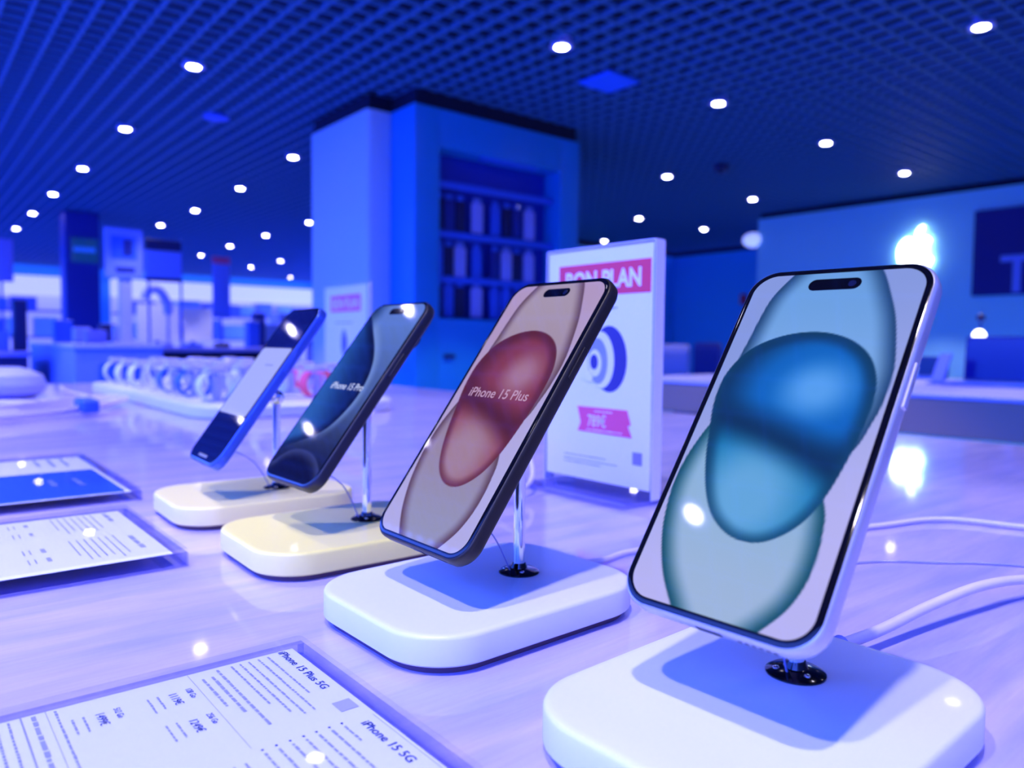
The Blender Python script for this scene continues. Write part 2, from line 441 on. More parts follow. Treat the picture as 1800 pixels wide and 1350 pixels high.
# ------------------------------------------------------------------ phone stands
def make_stand(bm_, label, base_xy, yaw, foot_xy, phone_c, phone_n, half_t, px_u):
    """base block, chrome foot, pole and mount behind one phone"""
    t = thing('phone_stand', label, 'phone stand', (base_xy[0], base_xy[1], T), 'four square phone stands in a row')
    t.rotation_euler = (0, 0, yaw)
    Mi = (Matrix.Translation((base_xy[0], base_xy[1], T)) @ Matrix.Rotation(yaw, 4, 'Z')).inverted()
    b = MB(); b.slab(0.142, 0.110, 0.030, [(0.0012, 0.0035), (0, 0.0045), (0, 0.0152), (0.0006, 0.0164), (0.0016, 0.017)], 0, 0, 16)
    b.build('base', bm_, t)
    b = MB(); b.slab(0.134, 0.102, 0.026, [(0, 0.0), (0, 0.0036)], 0, 0, 12); b.build('rubber_foot', MAT['foot'], t)
    f = Mi @ Vector((foot_xy[0], foot_xy[1], T + 0.017))
    b = MB(); b.lathe([(0.0108, 0.0169), (0.0108, 0.0176), (0.0092, 0.0186), (0.0045, 0.0196), (0.0035, 0.022)], f.x, f.y, 32)
    fo = b.build('foot_plate', MAT['darkchrome'], t)
    for a in (0.5, 2.4, 4.2):
        b = MB(); b.lathe([(0.0013, 0.0180), (0.0013, 0.0192), (0.0007, 0.0196)], f.x + 0.0072 * math.cos(a), f.y + 0.0072 * math.sin(a), 12)
        b.build('screw', MAT['chrome'], fo)
    n = Vector(phone_n)
    back = Vector(phone_c) - n * (half_t + 0.0078)
    hub = back - n * 0.012
    hub_l = Mi @ hub
    top = Vector((f.x, f.y, hub_l.z - 0.002))
    b = MB(); b.tube([(f.x, f.y, 0.0185), (f.x, f.y, 0.03), top * 1.0], 0.0031, 20)
    b.build('pole', MAT['chrome'], t)
    # ball joint at the pole's head, arm and puck against the phone's back
    b = MB()
    rings = []
    for q in range(9):
        a = -PI / 2 + PI * q / 8; rings.append((max(0.0002, 0.0062 * math.cos(a)), top.z + 0.0062 * math.sin(a)))
    b.lathe(rings, f.x, f.y, 20); jo = b.build('ball_joint', MAT['chrome'], t)
    bl = Mi @ back; nl = (Mi.to_3x3() @ n).normalized()
    b = MB(); b.tube([tuple(top), tuple(bl - nl * 0.0035)], 0.0036, 14)
    b.build('arm', MAT['chrome'], t)
    a = Vector((0, 0, 1)); a = (a - nl * a.dot(nl)).normalized(); c = nl.cross(a); prof = [(0.019, -0.0045), (0.021, -0.0035), (0.021, -0.0002)]
    b = MB(); b.loft([[tuple(bl + nl * h + (a * math.cos(2 * PI * k / 32) + c * math.sin(2 * PI * k / 32)) * r) for k in range(32)] for r, h in prof])
    b.build('mount_puck', MAT['lilac'], t)
    # tether wire from the puck down to the foot
    s0 = Mi @ (Vector(phone_c) - n * (half_t + 0.0088) - Vector(px_u) * 0.055)
    mid = (s0 + Vector((f.x - 0.004, f.y, 0.018))) / 2 + Vector((0.004, 0, 0.004))
    b = MB(); b.tube(spline([tuple(s0), tuple(mid), (f.x - 0.006, f.y, 0.0185)], 8), 0.00045, 6)
    b.build('tether', MAT['cable_thin'], t)
    return t

# ------------------------------------------------------------------ wallpapers (colour per vertex of the lit display)
def seg_dist(P, poly):
    A = np.array(poly); B = np.roll(A, -1, 0)
    d = np.full(len(P), 1e9); inside = np.zeros(len(P), bool)
    for a, b in zip(A, B):
        ab = b - a; L = ab @ ab + 1e-12
        tt = np.clip(((P - a) @ ab) / L, 0, 1)
        q = a + tt[:, None] * ab
        d = np.minimum(d, np.hypot(P[:, 0] - q[:, 0], P[:, 1] - q[:, 1]))
        cond = (a[1] > P[:, 1]) != (b[1] > P[:, 1])
        with np.errstate(divide='ignore', invalid='ignore'):
            xi = a[0] + (P[:, 1] - a[1]) * (b[0] - a[0]) / (b[1] - a[1] + 1e-12)
        inside ^= cond & (P[:, 0] < xi)
    return np.where(inside, d, -d)

def sm(x, a, b):
    t = np.clip((x - a) / (b - a), 0, 1); return t * t * (3 - 2 * t)
def mixc(c0, c1, t): return c0 * (1 - t[:, None]) + c1 * t[:, None]
def S(*c): return np.array(c, float)

BL_F = [(-26.5, 68.6), (-30.0, 82.6), (-30.0, 96.0), (-24.0, 107.7), (-12.9, 114.4), (0.5, 116.4), (12.8, 113.4), (21.9, 106.6), (27.0, 97.3), (28.7, 87.2), (28.1, 74.8), (26.5, 62.6), (23.7, 49.8), (19.2, 39.8), (12.3, 32.9), (5.0, 30.0), (-3.6, 31.0), (-12.0, 36.5), (-18.3, 45.5), (-23.5, 57.9)]
BL_U = [(-27, 100), (-26.2, 113), (-25.6, 121), (-23.9, 133), (-19.5, 142.5), (-15, 149), (-8, 156), (4, 157), (12, 151), (17.3, 144.0), (22.3, 133.5), (26.6, 122.9), (30.0, 110.2), (31.9, 100.1), (32.0, 89.9), (30.7, 79.9), (26, 66), (10, 60), (-10, 70), (-22, 86)]
BL_L = [(-27.2, 74.0), (-30.2, 65), (-32.0, 56.0), (-32.4, 45.1), (-30.2, 32.0), (-26.8, 22.2), (-21.7, 12.4), (-15.0, 3.7), (-9.0, -3), (-1, -8), (8, -7), (15, -0.5), (20.5, 6.2), (24.4, 12.5), (26.9, 20.5), (27.6, 29.2), (26.9, 37.6), (24.7, 47), (16, 62), (0, 78), (-14, 84), (-22, 82)]

def bubbles(P, C):
    u, v = P[:, 0], P[:, 1]
    bgc = mixc(S(*C['bg0']), S(*C['bg1']), sm(v - 0.5 * u, 10, 135))
    out = bgc
    for name, poly in (('U', BL_U), ('L', BL_L)):
        d = seg_dist(P, spline(poly, 5, True))
        body = mixc(S(*C[name + 'a']), S(*C[name + 'b']), sm(v if name == 'U' else -v, *((85, 140) if name == 'U' else (-60, -5))))
        c = mixc(S(*C[name + 'e']), body, sm(d, -0.2, C['edge']) ** 0.7)
        out = mixc(out, c, sm(d, -0.25, 0.25))
    d = seg_dist(P, spline(BL_F, 5, True))
    # upper lobe
    ru = np.hypot((u - 8) / 24, (v - 91) / 21)
    up = mixc(S(*C['Fu']), S(*C['Fud']), sm(ru, 0.1, 0.85)); up = mixc(up, S(*C['fold']), sm(ru, 0.8, 1.5) * 0.8)
    # lower lobe glows under a dark diagonal fold
    rl = np.hypot((u + 3) / 25, (v - 46) / 27)
    lo = mixc(S(*C['Fl']), S(*C['Fld']), sm(rl, 0.25, 1.3))
    fold = v - (79 - 0.42 * (u + 18) - 0.0045 * (u - 8) ** 2)
    c = mixc(lo, S(*C['fold']), sm(-fold, 15, 0) ** 1.4)
    c = mixc(c, up, sm(fold, -3, 13))
    c = mixc(c, S(*C['fold']), sm(d, 7, 0) * sm(v - 0.45 * u, 40, 95) * 0.85)
    c = mixc(c, S(*C['Fe']), sm(d, 5.5, -0.2) * 0.8)
    return mixc(out, c, sm(d, -0.25, 0.25))

BLUE = dict(bg0=(184, 181, 242), bg1=(134, 154, 222), Ua=(128, 172, 232), Ub=(108, 160, 224), Ue=(30, 66, 112), La=(140, 178, 216), Lb=(158, 182, 218), Le=(14, 74, 98),
            Fu=(86, 158, 238), Fud=(14, 100, 192), Fl=(100, 166, 220), Fld=(12, 112, 172), fold=(8, 48, 92), Fe=(14, 62, 100), edge=8.5)
PINK = dict(bg0=(176, 172, 226), bg1=(176, 152, 192), Ua=(160, 140, 162), Ub=(166, 150, 172), Ue=(92, 66, 84), La=(150, 132, 158), Lb=(148, 148, 182), Le=(88, 62, 78),
            Fu=(162, 116, 144), Fud=(128, 56, 78), Fl=(160, 128, 150), Fld=(140, 66, 78), fold=(80, 30, 44), Fe=(92, 36, 50), edge=7.0)

PRO_B = [(-60, 148), (-34, 136), (-14, 120), (2, 106), (13, 93), (19, 80), (20.5, 66), (17, 53), (10, 42), (-1, 34.5), (-14, 29), (-24, 25.5), (-60, 20)]
PRO_L = [(-60, 8), (-33, 10), (-25, 16.5), (-16, 21.5), (-4, 23.5), (10, 22.5), (24, 18), (38, 8), (60, -20), (-60, -20)]
def ribbon(P):
    u, v = P[:, 0], P[:, 1]
    d = seg_dist(P, spline(PRO_B, 5, True)); dl = seg_dist(P, spline(PRO_L, 5, True))
    outc = mixc(S(16, 20, 42), S(70, 92, 150), sm(v, 4, 70)); outc = mixc(outc, S(92, 124, 202), sm(v, 60, 140))
    outc = mixc(outc, S(122, 152, 216), sm(-d, 9, 0) * sm(v, 15, 60) * 0.75)
    outc = mixc(outc, S(16, 40, 84), sm(u, -12, -36) * sm(v, 100, 150))
    inc = mixc(S(10, 34, 100), S(40, 92, 170), sm(u + 0.35 * (v - 80), 10, -38))
    inc = mixc(inc, S(4, 12, 40), sm(d, 9, 0) * 0.8)
    out = mixc(outc, inc, sm(d, -0.6, 0.4))
    low = mixc(S(52, 60, 104), S(3, 4, 14), sm(dl, 0, 9))
    return mixc(out, low, sm(dl, -0.6, 0.6))

def indigo(P):
    u, v = P[:, 0], P[:, 1]
    return mixc(S(2, 6, 70), S(5, 12, 100), sm(v, 0, 150))

def display(parent, w, h, y0, r, fn, z, mat, du=0.5):
    nx, ny = int(w / du), int(h / du)
    gx = np.linspace(-w / 2, w / 2, nx + 1); gy = np.linspace(0, h, ny + 1)
    X, Y = np.meshgrid(gx, gy); X = X.ravel(); Y = Y.ravel()
    cxx = np.clip(X, -w / 2 + r, w / 2 - r); cyy = np.clip(Y, r, h - r)
    dx, dy = X - cxx, Y - cyy; q = np.hypot(dx, dy); k = np.where(q > r, r / np.maximum(q, 1e-9), 1.0)
    X = cxx + dx * k; Y = cyy + dy * k + y0
    P = np.stack([X, Y], 1)
    c = fn(P) / 255.0
    c = np.where(c <= 0.04045, c / 12.92, ((np.maximum(c, 0) + 0.055) / 1.055) ** 2.4)
    vs = np.stack([X / 1000, Y / 1000, np.full_like(X, z / 1000)], 1)
    i = np.arange(ny)[:, None] * (nx + 1) + np.arange(nx)[None]
    F = np.stack([i, i + 1, i + nx + 2, i + nx + 1], -1).reshape(-1, 4)
    me = bpy.data.meshes.new('screen'); me.from_pydata(vs.tolist(), [], F.tolist())
    a = me.color_attributes.new('picture', 'FLOAT_COLOR', 'POINT')
    a.data.foreach_set('color', np.concatenate([c, np.ones((len(c), 1))], 1).astype(np.float32).ravel())
    me.materials.append(mat)
    o = bpy.data.objects.new('screen', me); col.objects.link(o); o.parent = parent
    return o

SCREEN = attr_mat('display', 0.98)

def make_phone(label, origin, yaw, tilt, W, H, body, fn, island=True, bump=True, text=None, textmat=None, textbox=None, inset=2.6, bright=None):
    """origin: middle of the glass's lower edge.  yaw: heading of the phone's right side, tilt: lean from the table"""
    r = Vector((math.cos(yaw), math.sin(yaw), 0)); back = Vector((-math.sin(yaw), math.cos(yaw), 0))
    u = Vector((0, 0, math.sin(tilt))) + back * math.cos(tilt)
    mat = frame(origin, r, u)
    t = thing('smartphone', label, 'smartphone', mat=mat, group='smartphones on the table stands')
    w, h = W / 1000, H / 1000; e = 0.0008
    b = MB()
    TH = 0.0078
    b.slab(w + 2 * e, h + 2 * e, 0.0118, [(0.0022, -TH), (0.0009, -TH + 0.0005), (0.0002, -TH + 0.0014), (0, -TH + 0.0024), (0, -0.0022), (0.0002, -0.0010), (0.0007, -0.0003), (0.0012, 0.0)], 0, h / 2, 14)
    b.build('frame', body, t)
    b = MB(); b.slab(w - 0.0006, h - 0.0006, 0.0112, [(0.0, -0.0004), (0.0, 0.00015), (0.0004, 0.0003)], 0, h / 2, 14)
    b.build('bezel', MAT['black'], t)
    sc = display(t, W - 2 * inset, H - 2 * inset, inset, 9.0, fn, 0.34, SCREEN)
    if island:
        b = MB(); b.slab(0.0205, 0.0056, 0.0028, [(0, 0.00036), (0.0001, 0.00042)], 0, h - inset / 1000 - 0.0058, 10)
        isl = b.build('camera_island', MAT['black'], t)
        b = MB(); b.lathe([(0.0015, 0.00043), (0.0012, 0.00047)], 0.0068, h - inset / 1000 - 0.0058, 16)
        b.build('lens', MAT['lens'], isl)
    if text:
        vs, fs = text_mesh(text, width=textbox[1] - textbox[0], x=textbox[0], y=textbox[2], z=0.00042, bold=0.010)
        b = MB(); b.add(vs, fs); b.build('lettering', textmat, t, smooth=False)
    # buttons: power on the right, volume and action on the left
    def button(x, v0, v1, s):
        b = MB(); b.slab(0.0013, (v1 - v0), 0.0006, [(0.0002, -0.0052), (0, -0.005), (0, -0.0026), (0.0002, -0.0024)], x, (v0 + v1) / 2, 4)
        b.build('button', body, t)
    button(w / 2 + e + 0.0001, h - 0.060, h - 0.042, 1)
    button(-w / 2 - e - 0.0001, h - 0.036, h - 0.030, -1)
    button(-w / 2 - e - 0.0001, h - 0.052, h - 0.042, -1)
    button(-w / 2 - e - 0.0001, h - 0.066, h - 0.056, -1)
    # charging socket and speaker holes on the lower edge
    b = MB(); b.box(-0.0045, 0.0045, -e - 0.0002, 0.0005, -0.0052, -0.0026); b.build('socket', MAT['blackplastic'], t)
    b = MB()
    for k in range(6):
        b.box(0.0105 + k * 0.0024, 0.0118 + k * 0.0024, -e - 0.00015, 0.0005, -0.0045, -0.0033)
    b.build('speaker_grille', MAT['blackplastic'], t)
    if bump:
        b = MB(); cx0, cy0 = w / 2 - 0.0185, h - 0.0195     # seen from the front the bump sits behind the upper right corner
        b.slab(0.031, 0.031, 0.008, [(0, -TH + 0.0002), (0.0004, -TH - 0.0016), (0.0012, -TH - 0.0018)], cx0, cy0, 8)
        bo = b.build('camera_bump', body, t)
        for ax, ay in ((-0.007, 0.007), (0.007, -0.007)):
            b = MB(); b.lathe([(0.0062, -TH - 0.0017), (0.0062, -TH - 0.0034), (0.0055, -TH - 0.0037), (0.0008, -TH - 0.0035)], cx0 + ax, cy0 + ay, 24)
            b.build('lens', MAT['lens'], bo)
    n = r.cross(u)
    centre = Vector(origin) + u * (h / 2)
    return t, centre, n, u

D = math.radians
ph = [
 dict(label='large blue-wallpaper smartphone with pale blue frame, nearest to the camera', o=(0.1978, 0.1433, 0.9493), yaw=-87.31, tilt=53.71, W=71.6, H=147.6, body='alu_blue', fn=lambda P: bubbles(P, BLUE)),
 dict(label='black-framed smartphone with dusty pink bubble wallpaper, second in the row', o=(0.1891, 0.3028, 0.9420), yaw=-90.38, tilt=53.91, W=77.8, H=160.9, body='alu_black',
      fn=lambda P: bubbles(np.stack([P[:, 0] * 71.6 / 77.8, P[:, 1] * 147.6 / 160.9], 1), PINK), text='iPhone 15 Plus', textmat='rose_emit', textbox=(-0.0245, 0.0235, 0.0838)),
 dict(label='dark smartphone with navy ribbon wallpaper, third in the row', o=(0.1917, 0.4606, 0.9491), yaw=-88.69, tilt=52.56, W=70.6, H=146.6, body='alu_navy', fn=ribbon,
      text='iPhone 15 Pro', textmat='wht_emit', textbox=(-0.0215, 0.0215, 0.0715), inset=1.9),
 dict(label='farthest smartphone in the row, dark blue with a white card on its screen', o=(0.1819, 0.5995, 0.9451), yaw=-92.5, tilt=54.42, W=71.6, H=147.6, body='alu_indigo', fn=indigo, island=False, bump=False),
]
stands = [
 dict(label='white phone stand nearest the camera, under the large blue-screen phone', m='white', base=(0.2325, 0.1431), yaw=-88.05, foot=(0.2565, 0.145)),
 dict(label='white phone stand under the pink-screen phone, second in the row', m='white', base=(0.2303, 0.3040), yaw=-88.79, foot=(0.2552, 0.3033)),
 dict(label='cream phone stand under the navy ribbon phone, third in the row', m='cream_warm', base=(0.2311, 0.4571), yaw=-91.05, foot=(0.2499, 0.4593)),
 dict(label='cream phone stand farthest back, under the phone with the white card', m='cream', base=(0.2286, 0.6079), yaw=-91.55, foot=(0.2450, 0.6033)),
]
phones = []
for p, s in zip(ph, stands):
    kw = {k: p[k] for k in ('island', 'bump', 'text', 'textbox', 'inset') if k in p}
    if 'textmat' in p: kw['textmat'] = MAT[p['textmat']]
    t, c, n, u = make_phone(p['label'], p['o'], D(p['yaw']), D(p['tilt']), p['W'], p['H'], MAT[p['body']], p['fn'], **kw)
    phones.append(t)
    # the base's long side runs away from the phone's face
    make_stand(MAT[s['m']], s['label'], s['base'], D(s['yaw'] + 90), s['foot'], c, n, 0.0, u)
# the farthest phone shows a white card and an indicator bar
t = phones[3]
b = MB(); b.slab(0.0655, 0.064, 0.003, [(0, 0.00036), (0.0001, 0.00044)], -0.0005, 0.075, 6); cd = b.build('screen_card', MAT['card_emit'], t); cd['label'] = 'white card on the dark screen'
b = MB(); quad(b, -0.002, 0.016, 0.0895, 0.0910, 0.00050); b.build('card_line', MAT['card_line'], cd, smooth=False)
b = MB(); b.slab(0.022, 0.0022, 0.001, [(0, 0.00036), (0.0001, 0.00042)], 0, 0.0052, 5); b.build('home_bar', MAT['card_line'], t)

# ------------------------------------------------------------------ cables on the table
def cable(label, pts, r, m, extra=None):
    b = MB(); b.tube(spline(pts, 12), r, 12)
    o = tag(b.build('charging_cable', m), label, 'cable', 'white cables lying on the table')
    return o
z = T + 0.0028
c1 = thing('charging_cable', 'thick white cable leaving the back of the nearest white stand', 'cable', (0, 0, 0), 'white cables lying on the table')
b = MB(); b.tube(spline([(0.304, 0.160, T + 0.008), (0.325, 0.158, T + 0.008), (0.350, 0.1555, T + 0.0085), (0.393, 0.151, T + 0.012), (0.44, 0.1445, T + 0.014), (0.49, 0.135, T + 0.010), (0.56, 0.105, z), (0.60, 0.04, z), (0.61, -0.1, z)], 12), 0.0026, 14)
b.build('cord', MAT['cable'], c1)
b = MB(); b.tube([(0.3020, 0.160, T + 0.008), (0.318, 0.1588, T + 0.008)], 0.0042, 14); b.build('plug', MAT['lightblue'], c1)
cable('thin white cable curving across the table behind the nearest phone', [(0.302, 0.328, T + 0.007), (0.3405, 0.3258, z), (0.3746, 0.3278, z), (0.44, 0.31, z), (0.5696, 0.265, z), (0.6423, 0.2408, z), (0.672, 0.175, z), (0.74, 0.11, z), (0.90, 0.03, z)], 0.0019, MAT['cable'])
cable('thin shadow line of a hanging wire, built as cord on the table', [(0.36, 0.245, T + 0.001), (0.4688, 0.2281, T + 0.001), (0.515, 0.195, T + 0.001), (0.5496, 0.1586, T + 0.001), (0.60, 0.06, T + 0.001)], 0.0006, MAT['cable_thin'])  # thin cord stands for the cast shadow of a hanging wire
cable('white cable arching up behind the pink-screen phone', [(0.302, 0.462, T + 0.007), (0.36, 0.488, T + 0.0055), (0.42, 0.505, T + 0.008), (0.452, 0.520, T + 0.016), (0.468, 0.545, T + 0.036), (0.478, 0.575, T + 0.050), (0.49, 0.62, T + 0.045), (0.53, 0.70, T + 0.02), (0.61, 0.82, T + 0.006), (0.8, 1.0, T + 0.004)], 0.0020, MAT['cable'])
# coil at the far left
pts = []
for k in range(61):
    a = 2.2 + k / 60 * 2 * PI * 2.5
    ra, rb = 0.060 - 0.010 * math.sin(a * 0.45), 0.20 - 0.03 * math.sin(a * 0.37)
    pts.append((0.235 + 0.773 * ra * math.cos(a) + 0.634 * rb * math.sin(a), 1.62 - 0.634 * ra * math.cos(a) + 0.772 * rb * math.sin(a), T + 0.007 + 0.010 * k / 60))
c2 = thing('charging_cable', 'white cable coiled in a long loop on the left of the table', 'cable', (0, 0, 0), 'white cables lying on the table')
b = MB(); b.tube(spline([(-0.15, 1.95, T + 0.007), (0.02, 1.90, T + 0.007), (0.14, 1.86, T + 0.007)] + pts, 3), 0.0055, 8); b.build('cord', MAT['cable'], c2)
b = MB(); b.slab(0.03, 0.08, 0.008, [(0.004, T + 0.006), (0, T + 0.010), (0, T + 0.026), (0.004, T + 0.03)], 0.275, 1.555, 6); b.build('plug', MAT['midblue'], c2)
cable('white cable trailing behind the coil at far left', [(0.34, 1.86, T + 0.0045), (0.355, 2.0, T + 0.0045), (0.35, 2.25, T + 0.0045), (0.37, 2.45, T + 0.0045)], 0.004, MAT['cable'])
b = MB(); b.slab(0.14, 0.30, 0.06, [(0.03, T), (0.006, T + 0.012), (0, T + 0.03), (0.008, T + 0.052), (0.035, T + 0.066)], 0.22, 2.20, 8)
tag(b.build('pouch', MAT['pale']), 'white rounded pouch at the far left end of the table', 'pouch')

# ------------------------------------------------------------------ price holders lying on the table
rnd = random.Random(5)
def holder(label, x0, x1, y0, y1, h, group='clear price holders lying on the table'):
    t = thing('price_holder', label, 'price holder', ((x0 + x1) / 2, (y0 + y1) / 2, T), group)
    w, d = x1 - x0, y1 - y0
    b = MB(); b.slab(w, d, 0.003, [(0.0005, 0.0001), (0, 0.0006)], 0, 0, 4); b.slab(w, d, 0.003, [(0, h - 0.0025), (0, h - 0.0004), (0.0005, h)], 0, 0, 4)
    b.build('acrylic_plate', MAT['acrylic'], t)
    b = MB()
    e = 0.0035
    for ax0, ax1, ay0, ay1 in ((-w / 2, w / 2, d / 2 - e, d / 2), (-w / 2, w / 2, -d / 2, -d / 2 + e), (w / 2 - e, w / 2, -d / 2 + e, d / 2 - e), (-w / 2, -w / 2 + e, -d / 2 + e, d / 2 - e)):
        b.box(ax0 + .0002, ax1 - .0002, ay0 + .0002, ay1 - .0002, 0.0008, h - 0.0027)
    b.build('edge_strip', MAT['acrylic_edge'], t, smooth=False)
    return t

def sheet(parent, x_top, y_left, w, hgt, z):
    """paper whose print runs towards -y with its top edge at x_top; returns the placed empty frame"""
    m = frame((x_top - parent.location.x, y_left - parent.location.y, z - T), (0, -1, 0), (1, 0, 0))
    b = MB(); b.box(0, w, -hgt, 0, -0.0002, 0)
    o = b.build('paper', MAT['paper'], parent, smooth=False); o.matrix_local = m
    return o

hA = holder('large clear price holder in the foreground listing two phone models', -0.03, 0.1375, 0.085, 0.3125, 0.0085)
PZ = T + 0.0045
pa = sheet(hA, 0.1320, 0.3095, 0.210, 0.148, PZ)
X = lambda y_: 0.3095 - y_
Yp = lambda x_: x_ - 0.1320
b = MB()
def put(s, wy, xx, width, cap=None, bold=0.006, **k):
    vs, fs = text_mesh(s, width=width, height=cap, x=X(wy), y=Yp(xx), z=0.0002, bold=bold, **k); b.add(vs, fs)
put('iPhone 15 Plus 5G', 0.3080, 0.1250, 0.0430, 0.0034, bold=0.012)
put('iPhone 15 5G', 0.2325, 0.1240, 0.0320, 0.0034, bold=0.012)
put('128 Go', 0.2965, 0.0838, 0.0085, 0.0022); put('1119€', 0.2955, 0.0775, 0.0098, 0.0030, bold=0.0)
put('256 Go', 0.2720, 0.0838, 0.0085, 0.0022); put('1249€', 0.2705, 0.0775, 0.0098, 0.0030, bold=0.0)
put('512 Go', 0.2965, 0.0590, 0.0085, 0.0022); put('1499€', 0.2955, 0.0530, 0.0098, 0.0030, bold=0.0)
for k in range(7):
    cxx, cyy2 = X(0.2364), Yp(0.1188 - 0.0047 * k)
    flat_poly(b, [(cxx + 0.0005 * math.cos(a * PI / 4), cyy2 + 0.0005 * math.sin(a * PI / 4)) for a in range(8)], 0.0002)
b.build('headings', MAT['ink'], pa, smooth=False)
b = MB()
small_lines(b, 0.003, Yp(0.1195), 0.042, 1, 0.004, 0.0009, 0.0002, rnd, last=1)
small_lines(b, 0.003, Yp(0.1155), 0.055, 1, 0.004, 0.0009, 0.0002, rnd, last=1)
small_lines(b, 0.003, Yp(0.1115), 0.058, 3, 0.0036, 0.0009, 0.0002, rnd)
small_lines(b, 0.003, Yp(0.0985), 0.056, 1, 0.004, 0.0011, 0.0002, rnd, last=1)
small_lines(b, 0.008, Yp(0.0950), 0.040, 2, 0.0036, 0.0012, 0.0002, rnd)
quad(b, 0.001, 0.070, Yp(0.0880), Yp(0.0882), 0.0002)
for k in range(7):
    small_lines(b, X(0.2340), Yp(0.1183 - 0.0047 * k), rnd.choice([0.012, 0.04, 0.045, 0.05]), 1, 0.004, 0.0010, 0.0002, rnd, last=1)
for wy, xx in ((0.2965, 0.0735), (0.2720, 0.0735), (0.2965, 0.0490)):
    small_lines(b, X(wy), Yp(xx), 0.013, 2, 0.0034, 0.0008, 0.0002, rnd, last=1)
small_lines(b, 0.002, Yp(0.0420), 0.05, 1, 0.004, 0.0009, 0.0002, rnd, last=1)
quad(b, 0.0, 0.068, Yp(0.0395), Yp(0.0397), 0.0002)
small_lines(b, 0.002, Yp(0.0350), 0.046, 1, 0.004, 0.0016, 0.0002, rnd, last=1)
quad(b, 0.0, 0.068, Yp(0.0318), Yp(0.0324), 0.0002)
small_lines(b, 0.002, Yp(0.0280), 0.06, 3, 0.0036, 0.0009, 0.0002, rnd, last=1)
small_lines(b, X(0.232), Yp(0.083), 0.045, 3, 0.0036, 0.0009, 0.0002, rnd)
quad(b, X(0.2520), X(0.2440), Yp(0.1225), Yp(0.1295), 0.0002, 1)
quad(b, X(0.2355), X(0.15), Yp(0.1305), Yp(0.1307), 0.0002)
b.build('small_print', [MAT['ink_soft'], MAT['pale']], pa, smooth=False)

hB = holder('clear price holder with a printed price sheet, between the other two', -0.03, 0.1375, 0.475, 0.632, 0.0115)
pb = sheet(hB, 0.130, 0.6265, 0.146, 0.148, T + 0.0085)
b = MB()
small_lines(b, 0.004, -0.012, 0.03, 1, 0.004, 0.0030, 0.0002, rnd, last=1)
small_lines(b, 0.085, -0.012, 0.035, 1, 0.004, 0.0030, 0.0002, rnd, last=1)
small_lines(b, 0.004, -0.020, 0.055, 7, 0.0042, 0.0009, 0.0002, rnd)
small_lines(b, 0.078, -0.020, 0.058, 7, 0.0042, 0.0009, 0.0002, rnd)
for ox in (0.012, 0.040, 0.088, 0.112):
    for oy in (-0.062, -0.088):
        small_lines(b, ox, oy, 0.010, 1, 0.004, 0.0026, 0.0002, rnd, last=1)
        small_lines(b, ox, oy - 0.006, 0.012, 2, 0.0034, 0.0009, 0.0002, rnd, last=1)
b.build('small_print', MAT['ink_soft'], pb, smooth=False)

hC = holder('farthest clear price holder, showing a deep blue picture band', -0.03, 0.165, 0.700, 0.96, 0.0105)
pc = sheet(hC, 0.158, 0.952, 0.245, 0.18, T + 0.0075)
b = MB(); quad(b, 0.10, 0.242, -0.095, -0.004, 0.0002); b.build('picture', MAT['photo_blue'], pc, smooth=False)
b = MB(); small_lines(b, 0.01, -0.02, 0.06, 3, 0.012, 0.003, 0.0003, rnd); small_lines(b, 0.15, -0.03, 0.05, 2, 0.02, 0.005, 0.0004, rnd)
b.build('small_print', MAT['lightblue'], pc, smooth=False)

# ------------------------------------------------------------------ upright poster stands
def poster_stand(label, x, y_left, w, h, full):
    """poster faces -x, its left edge at y_left; full = every printed detail"""
    t = thing('poster_stand', label, 'price sign', (x, y_left, T), 'upright price signs on the table')
    fm = frame((0, 0, 0), (0, -1, 0), (0, 0, 1))
    thick = 0.009 if full else 0.004
    b = MB(); b.box(-0.003, thick, -w, 0, 0.004, h); pl = b.build('acrylic_panel', MAT['acrylic'], t, smooth=False)
    for q in ((-w - 0.0012, -w, 0.004, h), (-w, 0, h, h + 0.0012), (0, 0.0012, 0.004, h)):
        b = MB(); b.box(-0.003, thick, *q); b.build('panel_edge', MAT['frosted'], pl, smooth=False)
    b = MB(); b.slab(0.075, w, 0.004, [(0, 0.0002), (0, 0.0035), (0.0006, 0.004)], 0, -w / 2, 4); b.build('foot_plate', MAT['acrylic_edge'], t)
    m = 0.0
    pw, phh = (w - 0.004, h - 0.014) if full else (w - 0.014, h - 0.016)
    b = MB(); b.box(0.0, pw, 0.012, 0.012 + phh, -0.0006, 0.0)
    po = b.build('poster', MAT['paperwhite'], t, smooth=False); po.matrix_local = Matrix.Translation((-0.0034, -0.003, 0)) @ fm
    return t, po

# nearer sign
t, po = poster_stand('tall white price sign with red banner behind the pink-screen phone', 0.505, 0.5580, 0.1355, 0.2270, True)
px = lambda y_: 0.555 - y_
pz = lambda z_: z_ - T
b = MB(); quad(b, px(0.5400), px(0.4255), pz(1.0830), pz(1.1120), 0.0003); b.build('banner', MAT['red'], po, smooth=False)
b = MB(); vs, fs = text_mesh('BON PLAN', width=0.094, height=0.0155, x=px(0.5305), y=pz(1.0895), z=0.0005, bold=0.035); b.add(vs, fs)
b.build('lettering', MAT['paperwhite'], po, smooth=False)
b = MB()
small_lines(b, px(0.500), pz(1.0700), 0.036, 1, 0.004, 0.0018, 0.0003, rnd, last=1)
small_lines(b, px(0.530), pz(0.9330), 0.055, 1, 0.004, 0.0009, 0.0003, rnd, last=1)
small_lines(b, px(0.530), pz(0.9290), 0.070, 2, 0.003, 0.0009, 0.0003, rnd)
b.build('small_print', MAT['ink_soft'], po, smooth=False)
